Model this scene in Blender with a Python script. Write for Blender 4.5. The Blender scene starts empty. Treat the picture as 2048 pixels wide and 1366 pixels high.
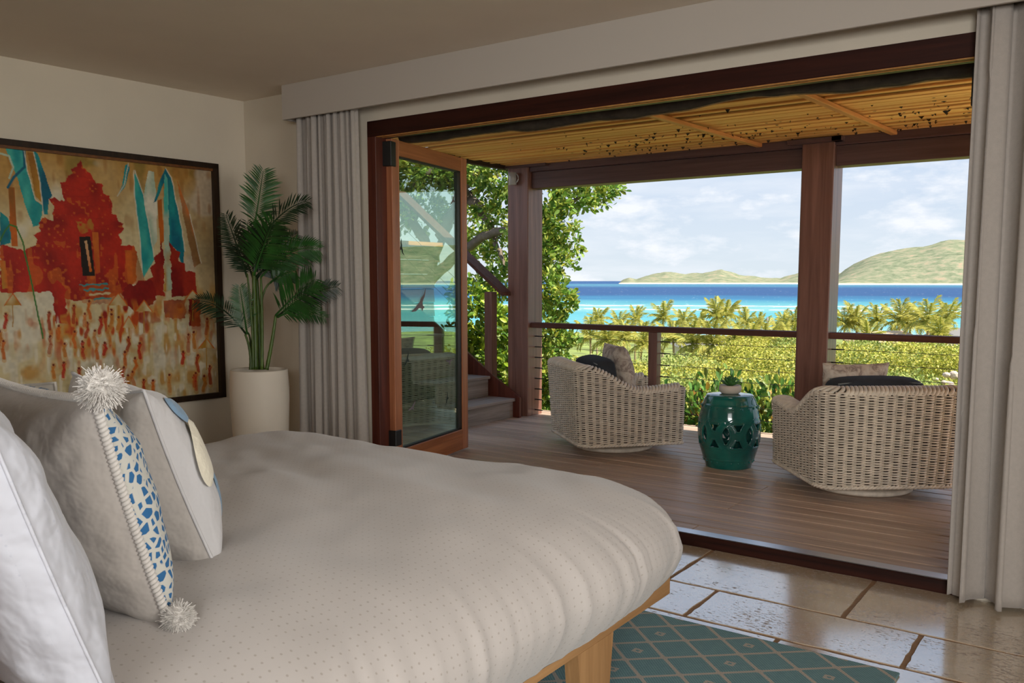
import bpy, bmesh, math, random
import numpy as np
from mathutils import Vector, Matrix

random.seed(7)
rng = np.random.default_rng(7)
SC = bpy.context.scene
COL = SC.collection
PI = math.pi
R = math.radians

# ---------------------------------------------------------------- camera
CX, CY, FPX = 1030.0, 738.0, 1732.0
YAW, PITCH, EYE = R(35.4), math.atan(176 / 1732.0), 1.3
cam_d = bpy.data.cameras.new('camera')
cam_d.sensor_width = 36.0
cam_d.lens = 36.0 * FPX / 2048.0
cam_d.shift_x = -(CX - 1024.0) / 2048.0
cam_d.shift_y = (CY - 683.0) / 2048.0
cam_d.clip_start = 0.05
cam_d.clip_end = 120000
cam = bpy.data.objects.new('camera', cam_d)
COL.objects.link(cam)
cam.location = (0, 0, EYE)
cam.rotation_euler = (PI / 2 - PITCH, 0, YAW)
SC.camera = cam

# ---------------------------------------------------------------- sky
world = bpy.data.worlds.new('world')
SC.world = world
world.use_nodes = True
wn = world.node_tree.nodes
wl = world.node_tree.links
wn.clear()


def N(nt, typ, **kw):
    n = nt.nodes.new(typ)
    for k, v in kw.items():
        if k in ('op', 'operation'):
            n.operation = v
        elif hasattr(n, k):
            setattr(n, k, v)
    return n


def ramp(nt, stops, interp='LINEAR'):
    r = nt.nodes.new('ShaderNodeValToRGB')
    cr = r.color_ramp
    cr.interpolation = interp
    while len(cr.elements) > 1:
        cr.elements.remove(cr.elements[-1])
    cr.elements[0].position = stops[0][0]
    c = stops[0][1]
    cr.elements[0].color = (*c, 1) if len(c) == 3 else c
    for p, c in stops[1:]:
        e = cr.elements.new(p)
        e.color = (*c, 1) if len(c) == 3 else c
    return r


def build_sky():
    nt = world.node_tree
    out = N(nt, 'ShaderNodeOutputWorld')
    bg = N(nt, 'ShaderNodeBackground')
    bg.inputs['Strength'].default_value = 0.86
    tc = N(nt, 'ShaderNodeTexCoord')
    sep = N(nt, 'ShaderNodeSeparateXYZ')
    wl.new(tc.outputs['Generated'], sep.inputs[0])
    grad = ramp(nt, [(0.0, (0.68, 0.76, 0.82)), (0.04, (0.66, 0.75, 0.84)), (0.10, (0.60, 0.70, 0.84)), (0.2, (0.54, 0.66, 0.84)),
                     (0.5, (0.35, 0.53, 0.82)), (1.0, (0.25, 0.45, 0.80))])
    wl.new(sep.outputs['Z'], grad.inputs[0])
    zc = N(nt, 'ShaderNodeMath', op='MAXIMUM')
    wl.new(sep.outputs['Z'], zc.inputs[0])
    zc.inputs[1].default_value = 0.0
    za = N(nt, 'ShaderNodeMath', op='ADD')
    wl.new(zc.outputs[0], za.inputs[0])
    za.inputs[1].default_value = 0.22
    dv = N(nt, 'ShaderNodeVectorMath', op='SCALE')
    inv = N(nt, 'ShaderNodeMath', op='DIVIDE')
    inv.inputs[0].default_value = 1.0
    wl.new(za.outputs[0], inv.inputs[1])
    wl.new(tc.outputs['Generated'], dv.inputs[0])
    wl.new(inv.outputs[0], dv.inputs['Scale'])
    mp = N(nt, 'ShaderNodeMapping')
    mp.inputs['Location'].default_value = (0.37, 2.1, 0.4)
    mp.inputs['Scale'].default_value = (1.9, 1.9, 9.0)
    wl.new(dv.outputs[0], mp.inputs[0])
    no = N(nt, 'ShaderNodeTexNoise')
    no.inputs['Scale'].default_value = 1.0
    no.inputs['Detail'].default_value = 7.0
    no.inputs['Roughness'].default_value = 0.55
    wl.new(mp.outputs[0], no.inputs['Vector'])
    cm = ramp(nt, [(0.44, (0, 0, 0)), (0.54, (0.35, 0.35, 0.35)), (0.66, (0.95, 0.95, 0.95))])
    wl.new(no.outputs[0], cm.inputs[0])
    # puffs of fair-weather cloud, laid out by bearing and elevation
    azm = N(nt, 'ShaderNodeMath', op='ARCTAN2')
    wl.new(sep.outputs['X'], azm.inputs[0])
    wl.new(sep.outputs['Y'], azm.inputs[1])
    cbn = N(nt, 'ShaderNodeCombineXYZ')
    wl.new(azm.outputs[0], cbn.inputs[0])
    wl.new(sep.outputs['Z'], cbn.inputs[1])
    mp2 = N(nt, 'ShaderNodeMapping')
    mp2.inputs['Location'].default_value = (3.3, 1.7, 0)
    mp2.inputs['Scale'].default_value = (10.0, 24.0, 1)
    wl.new(cbn.outputs[0], mp2.inputs[0])
    no2 = N(nt, 'ShaderNodeTexNoise')
    no2.inputs['Scale'].default_value = 1.0
    no2.inputs['Detail'].default_value = 8.0
    no2.inputs['Roughness'].default_value = 0.58
    wl.new(mp2.outputs[0], no2.inputs['Vector'])
    puff = ramp(nt, [(0.50, (0, 0, 0)), (0.57, (0.45, 0.45, 0.45)), (0.64, (1, 1, 1))])
    wl.new(no2.outputs[0], puff.inputs[0])
    veil = N(nt, 'ShaderNodeMath', op='MULTIPLY')
    veil.inputs[1].default_value = 0.45
    wl.new(cm.outputs[0], veil.inputs[0])
    cov = N(nt, 'ShaderNodeMath', op='MAXIMUM')
    wl.new(veil.outputs[0], cov.inputs[0])
    wl.new(puff.outputs[0], cov.inputs[1])
    mix = N(nt, 'ShaderNodeMixRGB')
    wl.new(cov.outputs[0], mix.inputs[0])
    wl.new(grad.outputs[0], mix.inputs[1])
    mix.inputs[2].default_value = (0.87, 0.90, 0.95, 1)
    wl.new(mix.outputs[0], bg.inputs[0])
    wl.new(bg.outputs[0], out.inputs[0])


build_sky()

# ---------------------------------------------------------------- sun, added fill lamps inside the room, exposure
sun_d = bpy.data.lights.new('sun', 'SUN')
sun_d.energy = 7.5
sun_d.angle = R(0.6)
sun_d.color = (1.0, 0.93, 0.82)
sun = bpy.data.objects.new('sun', sun_d)
COL.objects.link(sun)
sun.rotation_euler = Vector((0.62, 0.06, 0.78)).to_track_quat('Z', 'Y').to_euler()


def area(name, loc, target, sx, sy, power, color):
    d = bpy.data.lights.new(name, 'AREA')
    d.shape = 'RECTANGLE'
    d.size = sx
    d.size_y = sy
    d.energy = power
    d.color = color
    o = bpy.data.objects.new(name, d)
    COL.objects.link(o)
    o.location = loc
    o.rotation_euler = (Vector(loc) - Vector(target)).to_track_quat('Z', 'Y').to_euler()
    return o


rear = area('rear_fill', (0.9, -2.3, 1.75), (-1.9, 5.4, 0.5), 2.6, 1.3, 40, (1.0, 0.985, 0.965))  # added fill lamp towards the veranda, no window behind it
rear.data.spread = R(85)
side = area('side_fill', (2.75, 0.9, 1.6), (-5.1, 1.3, 1.35), 2.0, 1.5, 17, (1.0, 0.965, 0.92))  # added fill lamp towards the painting wall, no real source there
side.data.spread = R(70)
SC.view_settings.view_transform = 'Standard'
SC.view_settings.look = 'None'
SC.view_settings.exposure = 0.35
SC.view_settings.gamma = 1.0
SC.view_settings.use_curve_mapping = False
SC.cycles.use_denoising = True
SC.cycles.use_adaptive_sampling = True
SC.cycles.adaptive_threshold = 0.05
SC.cycles.adaptive_min_samples = 16
SC.cycles.max_bounces = 8
SC.cycles.diffuse_bounces = 4
SC.cycles.glossy_bounces = 4
SC.cycles.transmission_bounces = 6
SC.cycles.transparent_max_bounces = 10
SC.cycles.sample_clamp_indirect = 6.0

# ---------------------------------------------------------------- reference frame: pixel -> point at a given distance
F3 = np.array([-math.sin(YAW) * math.cos(PITCH), math.cos(YAW) * math.cos(PITCH), -math.sin(PITCH)])
R3 = np.array([math.cos(YAW), math.sin(YAW), 0.0])
U3 = np.array([-math.sin(YAW) * math.sin(PITCH), math.cos(YAW) * math.sin(PITCH), math.cos(PITCH)])


def at(u, v, depth):
    return np.array([0, 0, EYE]) + (F3 + R3 * (u - CX) / FPX - U3 * (v - CY) / FPX) * depth


def srgb(r, g, b):
    def f(c):
        c /= 255.0
        return c / 12.92 if c <= 0.04045 else ((c + 0.055) / 1.055) ** 2.4
    return (f(r), f(g), f(b))


# ---------------------------------------------------------------- materials
def new_mat(name):
    m = bpy.data.materials.new(name)
    m.use_nodes = True
    nt = m.node_tree
    b = nt.nodes['Principled BSDF']
    return m, nt, b


def plain(name, col, rough=0.6, spec=0.5, metal=0.0, noise=0.0, nscale=8.0, bump=0.0, bscale=60.0, coat=0.0, sheen=0.0, stretch=None):
    m, nt, b = new_mat(name)
    b.inputs['Roughness'].default_value = rough
    b.inputs['Specular IOR Level'].default_value = spec
    b.inputs['Metallic'].default_value = metal
    b.inputs['Coat Weight'].default_value = coat
    b.inputs['Coat Roughness'].default_value = 0.08
    b.inputs['Sheen Weight'].default_value = sheen
    b.inputs['Base Color'].default_value = (*col, 1)
    if noise > 0 or bump > 0:
        tc = N(nt, 'ShaderNodeTexCoord')
        mp = N(nt, 'ShaderNodeMapping')
        nt.links.new(tc.outputs['Object'], mp.inputs[0])
        if stretch:
            mp.inputs['Scale'].default_value = stretch
    if noise > 0:
        no = N(nt, 'ShaderNodeTexNoise')
        no.inputs['Scale'].default_value = nscale
        no.inputs['Detail'].default_value = 5
        nt.links.new(mp.outputs[0], no.inputs['Vector'])
        lo = tuple(max(0, c * (1 - noise)) for c in col)
        hi = tuple(min(1, c * (1 + noise)) for c in col)
        rp = ramp(nt, [(0.3, lo), (0.7, hi)])
        nt.links.new(no.outputs[0], rp.inputs[0])
        nt.links.new(rp.outputs[0], b.inputs['Base Color'])
    if bump > 0:
        n2 = N(nt, 'ShaderNodeTexNoise')
        n2.inputs['Scale'].default_value = bscale
        n2.inputs['Detail'].default_value = 3
        nt.links.new(mp.outputs[0], n2.inputs['Vector'])
        bp = N(nt, 'ShaderNodeBump')
        bp.inputs['Strength'].default_value = bump
        bp.inputs['Distance'].default_value = 0.01
        nt.links.new(n2.outputs[0], bp.inputs['Height'])
        nt.links.new(bp.outputs[0], b.inputs['Normal'])
    return m


def wood(name, dark, light, axis=0, rough=0.5, coat=0.0, var=0.18, fine=26.0, along=1.2, spec=0.4):
    m, nt, b = new_mat(name)
    tc = N(nt, 'ShaderNodeTexCoord')
    mp = N(nt, 'ShaderNodeMapping')
    s = [fine] * 3
    s[axis] = along
    mp.inputs['Scale'].default_value = s
    nt.links.new(tc.outputs['Object'], mp.inputs[0])
    oi = N(nt, 'ShaderNodeObjectInfo')
    off = N(nt, 'ShaderNodeMath', op='MULTIPLY')
    off.inputs[1].default_value = 37.0
    nt.links.new(oi.outputs['Random'], off.inputs[0])
    ad = N(nt, 'ShaderNodeVectorMath', op='ADD')
    nt.links.new(mp.outputs[0], ad.inputs[0])
    nt.links.new(off.outputs[0], ad.inputs[1])
    no = N(nt, 'ShaderNodeTexNoise')
    no.inputs['Scale'].default_value = 1.0
    no.inputs['Detail'].default_value = 6
    no.inputs['Roughness'].default_value = 0.6
    no.inputs['Distortion'].default_value = 0.6
    nt.links.new(ad.outputs[0], no.inputs['Vector'])
    rp = ramp(nt, [(0.28, dark), (0.72, light)])
    nt.links.new(no.outputs[0], rp.inputs[0])
    hs = N(nt, 'ShaderNodeHueSaturation')
    mr = N(nt, 'ShaderNodeMapRange')
    mr.inputs['To Min'].default_value = 1 - var
    mr.inputs['To Max'].default_value = 1 + var
    nt.links.new(oi.outputs['Random'], mr.inputs['Value'])
    nt.links.new(mr.outputs[0], hs.inputs['Value'])
    nt.links.new(rp.outputs[0], hs.inputs['Color'])
    nt.links.new(hs.outputs[0], b.inputs['Base Color'])
    b.inputs['Roughness'].default_value = rough
    b.inputs['Coat Weight'].default_value = coat
    b.inputs['Coat Roughness'].default_value = 0.2
    b.inputs['Specular IOR Level'].default_value = spec
    bp = N(nt, 'ShaderNodeBump')
    bp.inputs['Strength'].default_value = 0.25
    bp.inputs['Distance'].default_value = 0.004
    nt.links.new(no.outputs[0], bp.inputs['Height'])
    nt.links.new(bp.outputs[0], b.inputs['Normal'])
    return m


def leafmat(name, transl=0.35, rough=0.45, spec=0.4):
    """colour comes from the per-leaf attribute"""
    m, nt, b = new_mat(name)
    at_ = N(nt, 'ShaderNodeAttribute')
    at_.attribute_name = 'Col'
    nt.links.new(at_.outputs['Color'], b.inputs['Base Color'])
    b.inputs['Roughness'].default_value = rough
    b.inputs['Specular IOR Level'].default_value = spec
    if transl > 0:
        tr = N(nt, 'ShaderNodeBsdfTranslucent')
        nt.links.new(at_.outputs['Color'], tr.inputs[0])
        mx = N(nt, 'ShaderNodeMixShader')
        mx.inputs[0].default_value = transl
        out = nt.nodes['Material Output']
        nt.links.new(b.outputs[0], mx.inputs[1])
        nt.links.new(tr.outputs[0], mx.inputs[2])
        nt.links.new(mx.outputs[0], out.inputs['Surface'])
    return m


MAT = {}
MAT['wall'] = plain('wall_paint', srgb(222, 212, 194), 0.85, 0.2, noise=0.03, nscale=3, bump=0.08, bscale=80)
MAT['ceiling'] = plain('ceiling_paint', srgb(236, 224, 208), 0.9, 0.2, noise=0.02, nscale=3)
MAT['valance'] = plain('valance_paint', srgb(194, 186, 176), 0.8, 0.2)
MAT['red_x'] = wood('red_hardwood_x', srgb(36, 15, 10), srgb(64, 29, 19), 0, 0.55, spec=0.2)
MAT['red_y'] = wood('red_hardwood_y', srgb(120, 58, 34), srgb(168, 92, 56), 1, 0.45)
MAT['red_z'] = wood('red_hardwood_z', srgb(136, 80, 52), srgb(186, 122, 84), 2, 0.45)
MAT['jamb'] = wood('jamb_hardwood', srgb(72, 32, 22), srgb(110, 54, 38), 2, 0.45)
MAT['post'] = wood('post_hardwood', srgb(98, 64, 54), srgb(138, 98, 84), 2, 0.38, coat=0.25, var=0.05)
MAT['beam'] = wood('beam_hardwood', srgb(74, 52, 50), srgb(104, 78, 74), 0, 0.45, var=0.05)
MAT['handrail'] = wood('handrail_hardwood', srgb(76, 48, 40), srgb(110, 72, 60), 0, 0.65, var=0.1, spec=0.2)
MAT['deck'] = wood('deck_board', srgb(158, 132, 114), srgb(212, 186, 166), 0, 0.42, var=0.14, fine=40, spec=0.45)
MAT['step'] = wood('weathered_step', srgb(128, 114, 104), srgb(176, 160, 148), 1, 0.7, var=0.1, fine=30)
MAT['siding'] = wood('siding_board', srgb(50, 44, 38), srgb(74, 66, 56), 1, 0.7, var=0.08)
MAT['slat'] = wood('bamboo_slat', srgb(226, 156, 78), srgb(250, 200, 120), 0, 0.55, var=0.16, fine=30, along=0.8)
MAT['batten'] = wood('pine_batten', srgb(186, 120, 62), srgb(226, 160, 96), 1, 0.5, var=0.1)
MAT['roofboard'] = plain('roof_board', srgb(52, 34, 20), 0.9)
MAT['oak'] = wood('oak', srgb(150, 108, 66), srgb(190, 146, 98), 1, 0.5, var=0.06)
MAT['oak_z'] = wood('oak_upright', srgb(150, 108, 66), srgb(190, 146, 98), 2, 0.5, var=0.04)
MAT['black'] = plain('black_metal', (0.012, 0.012, 0.012), 0.45)
MAT['steel'] = plain('steel_cable', (0.12, 0.10, 0.09), 0.4, metal=0.6)
MAT['track'] = plain('threshold_track', srgb(205, 205, 210), 0.3, metal=1.0)
MAT['gasket_and_shade'] = plain('dark_gasket_and_shade', (0.02, 0.016, 0.014), 0.5)
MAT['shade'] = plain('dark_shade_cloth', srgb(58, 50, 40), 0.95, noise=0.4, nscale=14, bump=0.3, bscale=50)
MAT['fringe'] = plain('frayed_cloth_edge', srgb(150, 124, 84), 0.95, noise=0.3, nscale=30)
MAT['grout'] = plain('grout', srgb(150, 118, 88), 0.8, noise=0.15, nscale=40)
MAT['decal'] = plain('bird_decal', srgb(120, 108, 110), 0.8)
MAT['decal_dark'] = plain('bird_decal_dark', srgb(40, 52, 44), 0.8)


def tile_mat():
    m, nt, b = new_mat('travertine')
    tc = N(nt, 'ShaderNodeTexCoord')
    oi = N(nt, 'ShaderNodeObjectInfo')
    sc = N(nt, 'ShaderNodeMath', op='MULTIPLY')
    sc.inputs[1].default_value = 91.0
    nt.links.new(oi.outputs['Random'], sc.inputs[0])
    ad = N(nt, 'ShaderNodeVectorMath', op='ADD')
    nt.links.new(tc.outputs['Object'], ad.inputs[0])
    nt.links.new(sc.outputs[0], ad.inputs[1])
    n1 = N(nt, 'ShaderNodeTexNoise')
    n1.inputs['Scale'].default_value = 5
    n1.inputs['Detail'].default_value = 6
    nt.links.new(ad.outputs[0], n1.inputs['Vector'])
    rp = ramp(nt, [(0.3, srgb(204, 182, 152)), (0.7, srgb(228, 212, 188))])
    nt.links.new(n1.outputs[0], rp.inputs[0])
    mp = N(nt, 'ShaderNodeMapping')
    mp.inputs['Scale'].default_value = (0.55, 1.3, 1)
    nt.links.new(ad.outputs[0], mp.inputs[0])
    n2 = N(nt, 'ShaderNodeTexNoise')
    n2.inputs['Scale'].default_value = 75
    n2.inputs['Detail'].default_value = 5
    n2.inputs['Roughness'].default_value = 0.7
    nt.links.new(mp.outputs[0], n2.inputs['Vector'])
    n3 = N(nt, 'ShaderNodeTexNoise')
    n3.inputs['Scale'].default_value = 3.2
    nt.links.new(ad.outputs[0], n3.inputs['Vector'])
    mu = N(nt, 'ShaderNodeMath', op='MULTIPLY_ADD')
    nt.links.new(n3.outputs[0], mu.inputs[0])
    mu.inputs[1].default_value = 0.34
    nt.links.new(n2.outputs[0], mu.inputs[2])
    pit = ramp(nt, [(0.76, (0, 0, 0)), (0.82, (1, 1, 1))])
    nt.links.new(mu.outputs[0], pit.inputs[0])
    mx = N(nt, 'ShaderNodeMixRGB')
    nt.links.new(pit.outputs[0], mx.inputs[0])
    nt.links.new(rp.outputs[0], mx.inputs[1])
    mx.inputs[2].default_value = (*srgb(118, 92, 70), 1)
    nt.links.new(mx.outputs[0], b.inputs['Base Color'])
    rr = N(nt, 'ShaderNodeMapRange')
    rr.inputs['To Min'].default_value = 0.13
    rr.inputs['To Max'].default_value = 0.8
    nt.links.new(pit.outputs[0], rr.inputs['Value'])
    nt.links.new(rr.outputs[0], b.inputs['Roughness'])
    b.inputs['Coat Weight'].default_value = 1.0
    b.inputs['Coat IOR'].default_value = 4.0
    nt.links.new(rr.outputs[0], b.inputs['Coat Roughness'])
    bp = N(nt, 'ShaderNodeBump')
    bp.invert = True
    bp.inputs['Strength'].default_value = 0.12
    bp.inputs['Distance'].default_value = 0.0015
    nt.links.new(pit.outputs[0], bp.inputs['Height'])
    nt.links.new(bp.outputs[0], b.inputs['Normal'])
    return m


MAT['tile'] = tile_mat()


def glass_mat():
    m, nt, b = new_mat('tinted_glass')
    nt.nodes.remove(b)
    out = nt.nodes['Material Output']
    tr = N(nt, 'ShaderNodeBsdfTransparent')
    tr.inputs[0].default_value = (0.86, 0.94, 0.87, 1)
    gl = N(nt, 'ShaderNodeBsdfGlossy')
    gl.inputs['Color'].default_value = (0.74, 0.93, 0.76, 1)
    gl.inputs['Roughness'].default_value = 0.0
    mx = N(nt, 'ShaderNodeMixShader')
    mx.inputs[0].default_value = 0.27
    nt.links.new(tr.outputs[0], mx.inputs[1])
    nt.links.new(gl.outputs[0], mx.inputs[2])
    nt.links.new(mx.outputs[0], out.inputs['Surface'])
    return m


MAT['glass'] = glass_mat()


# ---------------------------------------------------------------- mesh helpers
def tag(o, label=None, cat=None, group=None, kind=None):
    if label:
        o['label'] = label
    if cat:
        o['category'] = cat
    if group:
        o['group'] = group
    if kind:
        o['kind'] = kind
    return o


def link(o, parent=None, world_coords=True):
    COL.objects.link(o)
    if parent is not None:
        o.parent = parent
        if world_coords:
            o.matrix_parent_inverse = parent.matrix_basis.inverted()
    return o


def mesh(name, verts, faces, mat=None, parent=None, smooth=False, world_coords=True, cols=None, uvs=None):
    me = bpy.data.meshes.new(name)
    me.from_pydata([tuple(map(float, v)) for v in verts], [], [tuple(f) for f in faces])
    if mat is not None:
        me.materials.append(MAT[mat] if isinstance(mat, str) else mat)
    if smooth:
        me.polygons.foreach_set('use_smooth', [True] * len(me.polygons))
    if cols is not None:
        a = me.color_attributes.new('Col', 'FLOAT_COLOR', 'POINT')
        c4 = np.ones((len(verts), 4), dtype=np.float32)
        c4[:, :3] = cols
        a.data.foreach_set('color', c4.ravel())
    if uvs is not None:
        ul = me.uv_layers.new(name='UVMap')
        li = np.empty(len(me.loops), dtype=np.int32)
        me.loops.foreach_get('vertex_index', li)
        ul.data.foreach_set('uv', np.asarray(uvs, dtype=np.float32)[li].ravel())
    me.update()
    o = bpy.data.objects.new(name, me)
    return link(o, parent, world_coords)


def quads_np(name, V, Q, mat, parent=None, smooth=False, cols=None, world_coords=True):
    """fast mesh from numpy: V (n,3), Q (m,k)"""
    V = np.asarray(V, dtype=np.float32)
    Q = np.asarray(Q, dtype=np.int32)
    k = Q.shape[1]
    me = bpy.data.meshes.new(name)
    me.vertices.add(len(V))
    me.vertices.foreach_set('co', V.ravel())
    me.loops.add(Q.size)
    me.loops.foreach_set('vertex_index', Q.ravel())
    me.polygons.add(len(Q))
    me.polygons.foreach_set('loop_start', np.arange(0, Q.size, k, dtype=np.int32))
    me.polygons.foreach_set('loop_total', np.full(len(Q), k, dtype=np.int32))
    if smooth:
        me.polygons.foreach_set('use_smooth', np.ones(len(Q), dtype=bool))
    me.materials.append(MAT[mat] if isinstance(mat, str) else mat)
    if cols is not None:
        a = me.color_attributes.new('Col', 'FLOAT_COLOR', 'POINT')
        c4 = np.ones((len(V), 4), dtype=np.float32)
        c4[:, :3] = cols
        a.data.foreach_set('color', c4.ravel())
    me.update(calc_edges=True)
    me.validate()
    o = bpy.data.objects.new(name, me)
    return link(o, parent, world_coords)


def empty(name, loc=(0, 0, 0), rotz=0.0):
    o = bpy.data.objects.new(name, None)
    o.empty_display_size = 0.1
    o.location = loc
    o.rotation_euler = (0, 0, rotz)
    o.matrix_basis = Matrix.Translation(loc) @ Matrix.Rotation(rotz, 4, 'Z')
    COL.objects.link(o)
    return o


def box_data(x0, x1, y0, y1, z0, z1, b=0.0):
    if b <= 0:
        v = [(x, y, z) for z in (z0, z1) for y in (y0, y1) for x in (x0, x1)]
        f = [(0, 2, 3, 1), (4, 5, 7, 6), (0, 1, 5, 4), (2, 6, 7, 3), (0, 4, 6, 2), (1, 3, 7, 5)]
        return v, f
    bm = bmesh.new()
    bmesh.ops.create_cube(bm, size=1.0)
    for v in bm.verts:
        v.co = Vector(((x0 + x1) / 2 + v.co.x * (x1 - x0), (y0 + y1) / 2 + v.co.y * (y1 - y0), (z0 + z1) / 2 + v.co.z * (z1 - z0)))
    bmesh.ops.bevel(bm, geom=bm.edges[:], offset=b, segments=1, affect='EDGES')
    bm.verts.index_update()
    v = [tuple(a.co) for a in bm.verts]
    f = [[a.index for a in p.verts] for p in bm.faces]
    bm.free()
    return v, f


def box(name, x0, x1, y0, y1, z0, z1, mat, parent=None, b=0.0, world_coords=True):
    v, f = box_data(min(x0, x1), max(x0, x1), min(y0, y1), max(y0, y1), min(z0, z1), max(z0, z1), b)
    return mesh(name, v, f, mat, parent, False, world_coords)


def tube_data(path, radius, n=8, caps=True, up=None):
    P = np.asarray(path, dtype=float)
    m = len(P)
    rad = np.full(m, radius, dtype=float) if np.isscalar(radius) else np.asarray(radius, dtype=float)
    T = np.gradient(P, axis=0)
    T /= np.linalg.norm(T, axis=1)[:, None] + 1e-12
    ref = np.array([0, 0, 1.0]) if up is None else np.asarray(up, float)
    A = np.cross(T, ref)
    bad = np.linalg.norm(A, axis=1) < 0.05
    A[bad] = np.cross(T[bad], np.array([1.0, 0.13, 0]))
    A /= np.linalg.norm(A, axis=1)[:, None]
    B = np.cross(A, T)
    th = np.linspace(0, 2 * PI, n, endpoint=False)
    V = P[:, None, :] + rad[:, None, None] * (np.cos(th)[None, :, None] * A[:, None, :] + np.sin(th)[None, :, None] * B[:, None, :])
    V = V.reshape(-1, 3)
    i = np.arange(m - 1)[:, None] * n
    j = np.arange(n)[None, :]
    j2 = (j + 1) % n
    Q = np.stack([i + j, i + j2, i + n + j2, i + n + j], axis=-1).reshape(-1, 4)
    faces = Q.tolist()
    if caps:
        faces.append(list(range(n))[::-1])
        faces.append([(m - 1) * n + k for k in range(n)])
    return V, faces


def tube(name, path, radius, mat, parent=None, n=8, world_coords=True, smooth=True, up=None):
    v, f = tube_data(path, radius, n, True, up)
    return mesh(name, v, f, mat, parent, smooth, world_coords)


def lathe_data(profile, n=48, cx=0, cy=0):
    pr = np.asarray(profile, float)
    th = np.linspace(0, 2 * PI, n, endpoint=False)
    V = np.stack([cx + pr[:, None, 0] * np.cos(th), cy + pr[:, None, 0] * np.sin(th), np.repeat(pr[:, 1][:, None], n, 1)], -1).reshape(-1, 3)
    m = len(pr)
    i = np.arange(m - 1)[:, None] * n
    j = np.arange(n)[None, :]
    j2 = (j + 1) % n
    Q = np.stack([i + j, i + j2, i + n + j2, i + n + j], -1).reshape(-1, 4).tolist()
    if pr[0, 0] > 1e-4:
        Q.append(list(range(n))[::-1])
    if pr[-1, 0] > 1e-4:
        Q.append([(m - 1) * n + k for k in range(n)])
    return V, Q


def lathe(name, profile, mat, parent=None, n=48, cx=0, cy=0, world_coords=True):
    v, f = lathe_data(profile, n, cx, cy)
    return mesh(name, v, f, mat, parent, True, world_coords)


class MB:
    """collects pieces into one mesh"""
    def __init__(s):
        s.v = []
        s.f = []

    def add(s, v, f):
        o = len(s.v)
        s.v.extend([tuple(map(float, a)) for a in v])
        s.f.extend([[i + o for i in q] for q in f])

    def box(s, *a, **k):
        s.add(*box_data(*a, **k))

    def build(s, name, mat, parent=None, smooth=False, world_coords=True):
        return mesh(name, s.v, s.f, mat, parent, smooth, world_coords)


def share(o, name, parent=None, loc=None, rot=None, scale=None):
    """another object on the same mesh data"""
    c = bpy.data.objects.new(name, o.data)
    if loc is not None:
        c.location = loc
    if rot is not None:
        c.rotation_euler = rot
    if scale is not None:
        c.scale = scale
    return link(c, parent, False)


def vnoise(p, seed=0):
    """smooth value noise on (n,2) or (n,3) points, -1..1"""
    p = np.asarray(p, float)
    d = p.shape[1]
    i = np.floor(p).astype(np.int64)
    f = p - i
    f = f * f * (3 - 2 * f)
    out = np.zeros(len(p))
    for c in range(2 ** d):
        w = np.ones(len(p))
        h = np.full(len(p), seed * 1013904223 + 12345, dtype=np.int64)
        for k in range(d):
            b = (c >> k) & 1
            w *= f[:, k] if b else 1 - f[:, k]
            h = (h ^ ((i[:, k] + b) * (374761393, 668265263, 2147483647)[k])) * 1274126177 & 0x7FFFFFFF
            h = h ^ (h >> 13)
        out += w * ((h % 65536) / 32768.0 - 1)
    return out


# ================================================================= ROOM SHELL
Y0 = 3.909                     # inner face of the wall with the wide opening
ZC = 2.531                     # ceiling
XC = -5.074                    # corner with the painting wall
WDIR = Vector((math.sin(R(2.8)), math.cos(R(2.8)), 0))
WNOR = Vector((WDIR.y, -WDIR.x, 0))          # into the room


def wp(s, z, out=0.0):
    """point on the painting wall: s metres from the corner, height z"""
    p = Vector((XC, Y0, 0)) - WDIR * s + WNOR * out
    return (p.x, p.y, z)


floor = box('floor', -5.6, 3.0, -2.6, Y0 + 0.0, -0.06, -0.004, 'grout')
tag(floor, kind='structure')


def tile(x0, x1, y0, y1):
    g = 0.010
    x0 += g; x1 -= g; y0 += g; y1 -= g
    rr = random.Random(int(x0 * 1000) * 7 + int(y0 * 1000))

    def edge(a, b, n):
        out = []
        for i in range(n):
            t = i / n
            p = [a[0] + (b[0] - a[0]) * t, a[1] + (b[1] - a[1]) * t]
            if i:
                p[0] += rr.uniform(-0.003, 0.003)
                p[1] += rr.uniform(-0.003, 0.003)
            out.append(p)
        return out
    ring = edge((x0, y0), (x1, y0), 12) + edge((x1, y0), (x1, y1), 9) + edge((x1, y1), (x0, y1), 12) + edge((x0, y1), (x0, y0), 9)
    n = len(ring)
    cx, cy = (x0 + x1) / 2, (y0 + y1) / 2
    v = [(p[0] - cx, p[1] - cy, -0.006) for p in ring]
    v += [((p[0] - cx) * 0.9992, (p[1] - cy) * 0.999, 0.0) for p in ring]
    f = [(i, (i + 1) % n, n + (i + 1) % n, n + i) for i in range(n)] + [tuple(range(n, 2 * n))]
    o = mesh('tile', v, f, 'tile', floor, False, False)
    o.location = (cx, cy, 0.0)
    return o


rows = [(3.387, Y0 - 0.002, -0.845, 0.743), (3.043, 3.387, -0.561, 0.7935), (2.62, 3.043, -0.98, 0.76), (2.2, 2.62, -0.6, 0.78), (1.7, 2.2, -0.9, 0.74)]
for (ya, yb, xs, w) in rows:
    k0 = math.ceil((-4.9 - xs) / w)
    if ya < 2.5:
        k0 = math.ceil((-1.3 - xs) / w)
    k = k0
    while xs + k * w < 0.9:
        tile(xs + k * w, xs + (k + 1) * w, ya, yb)
        k += 1

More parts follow.
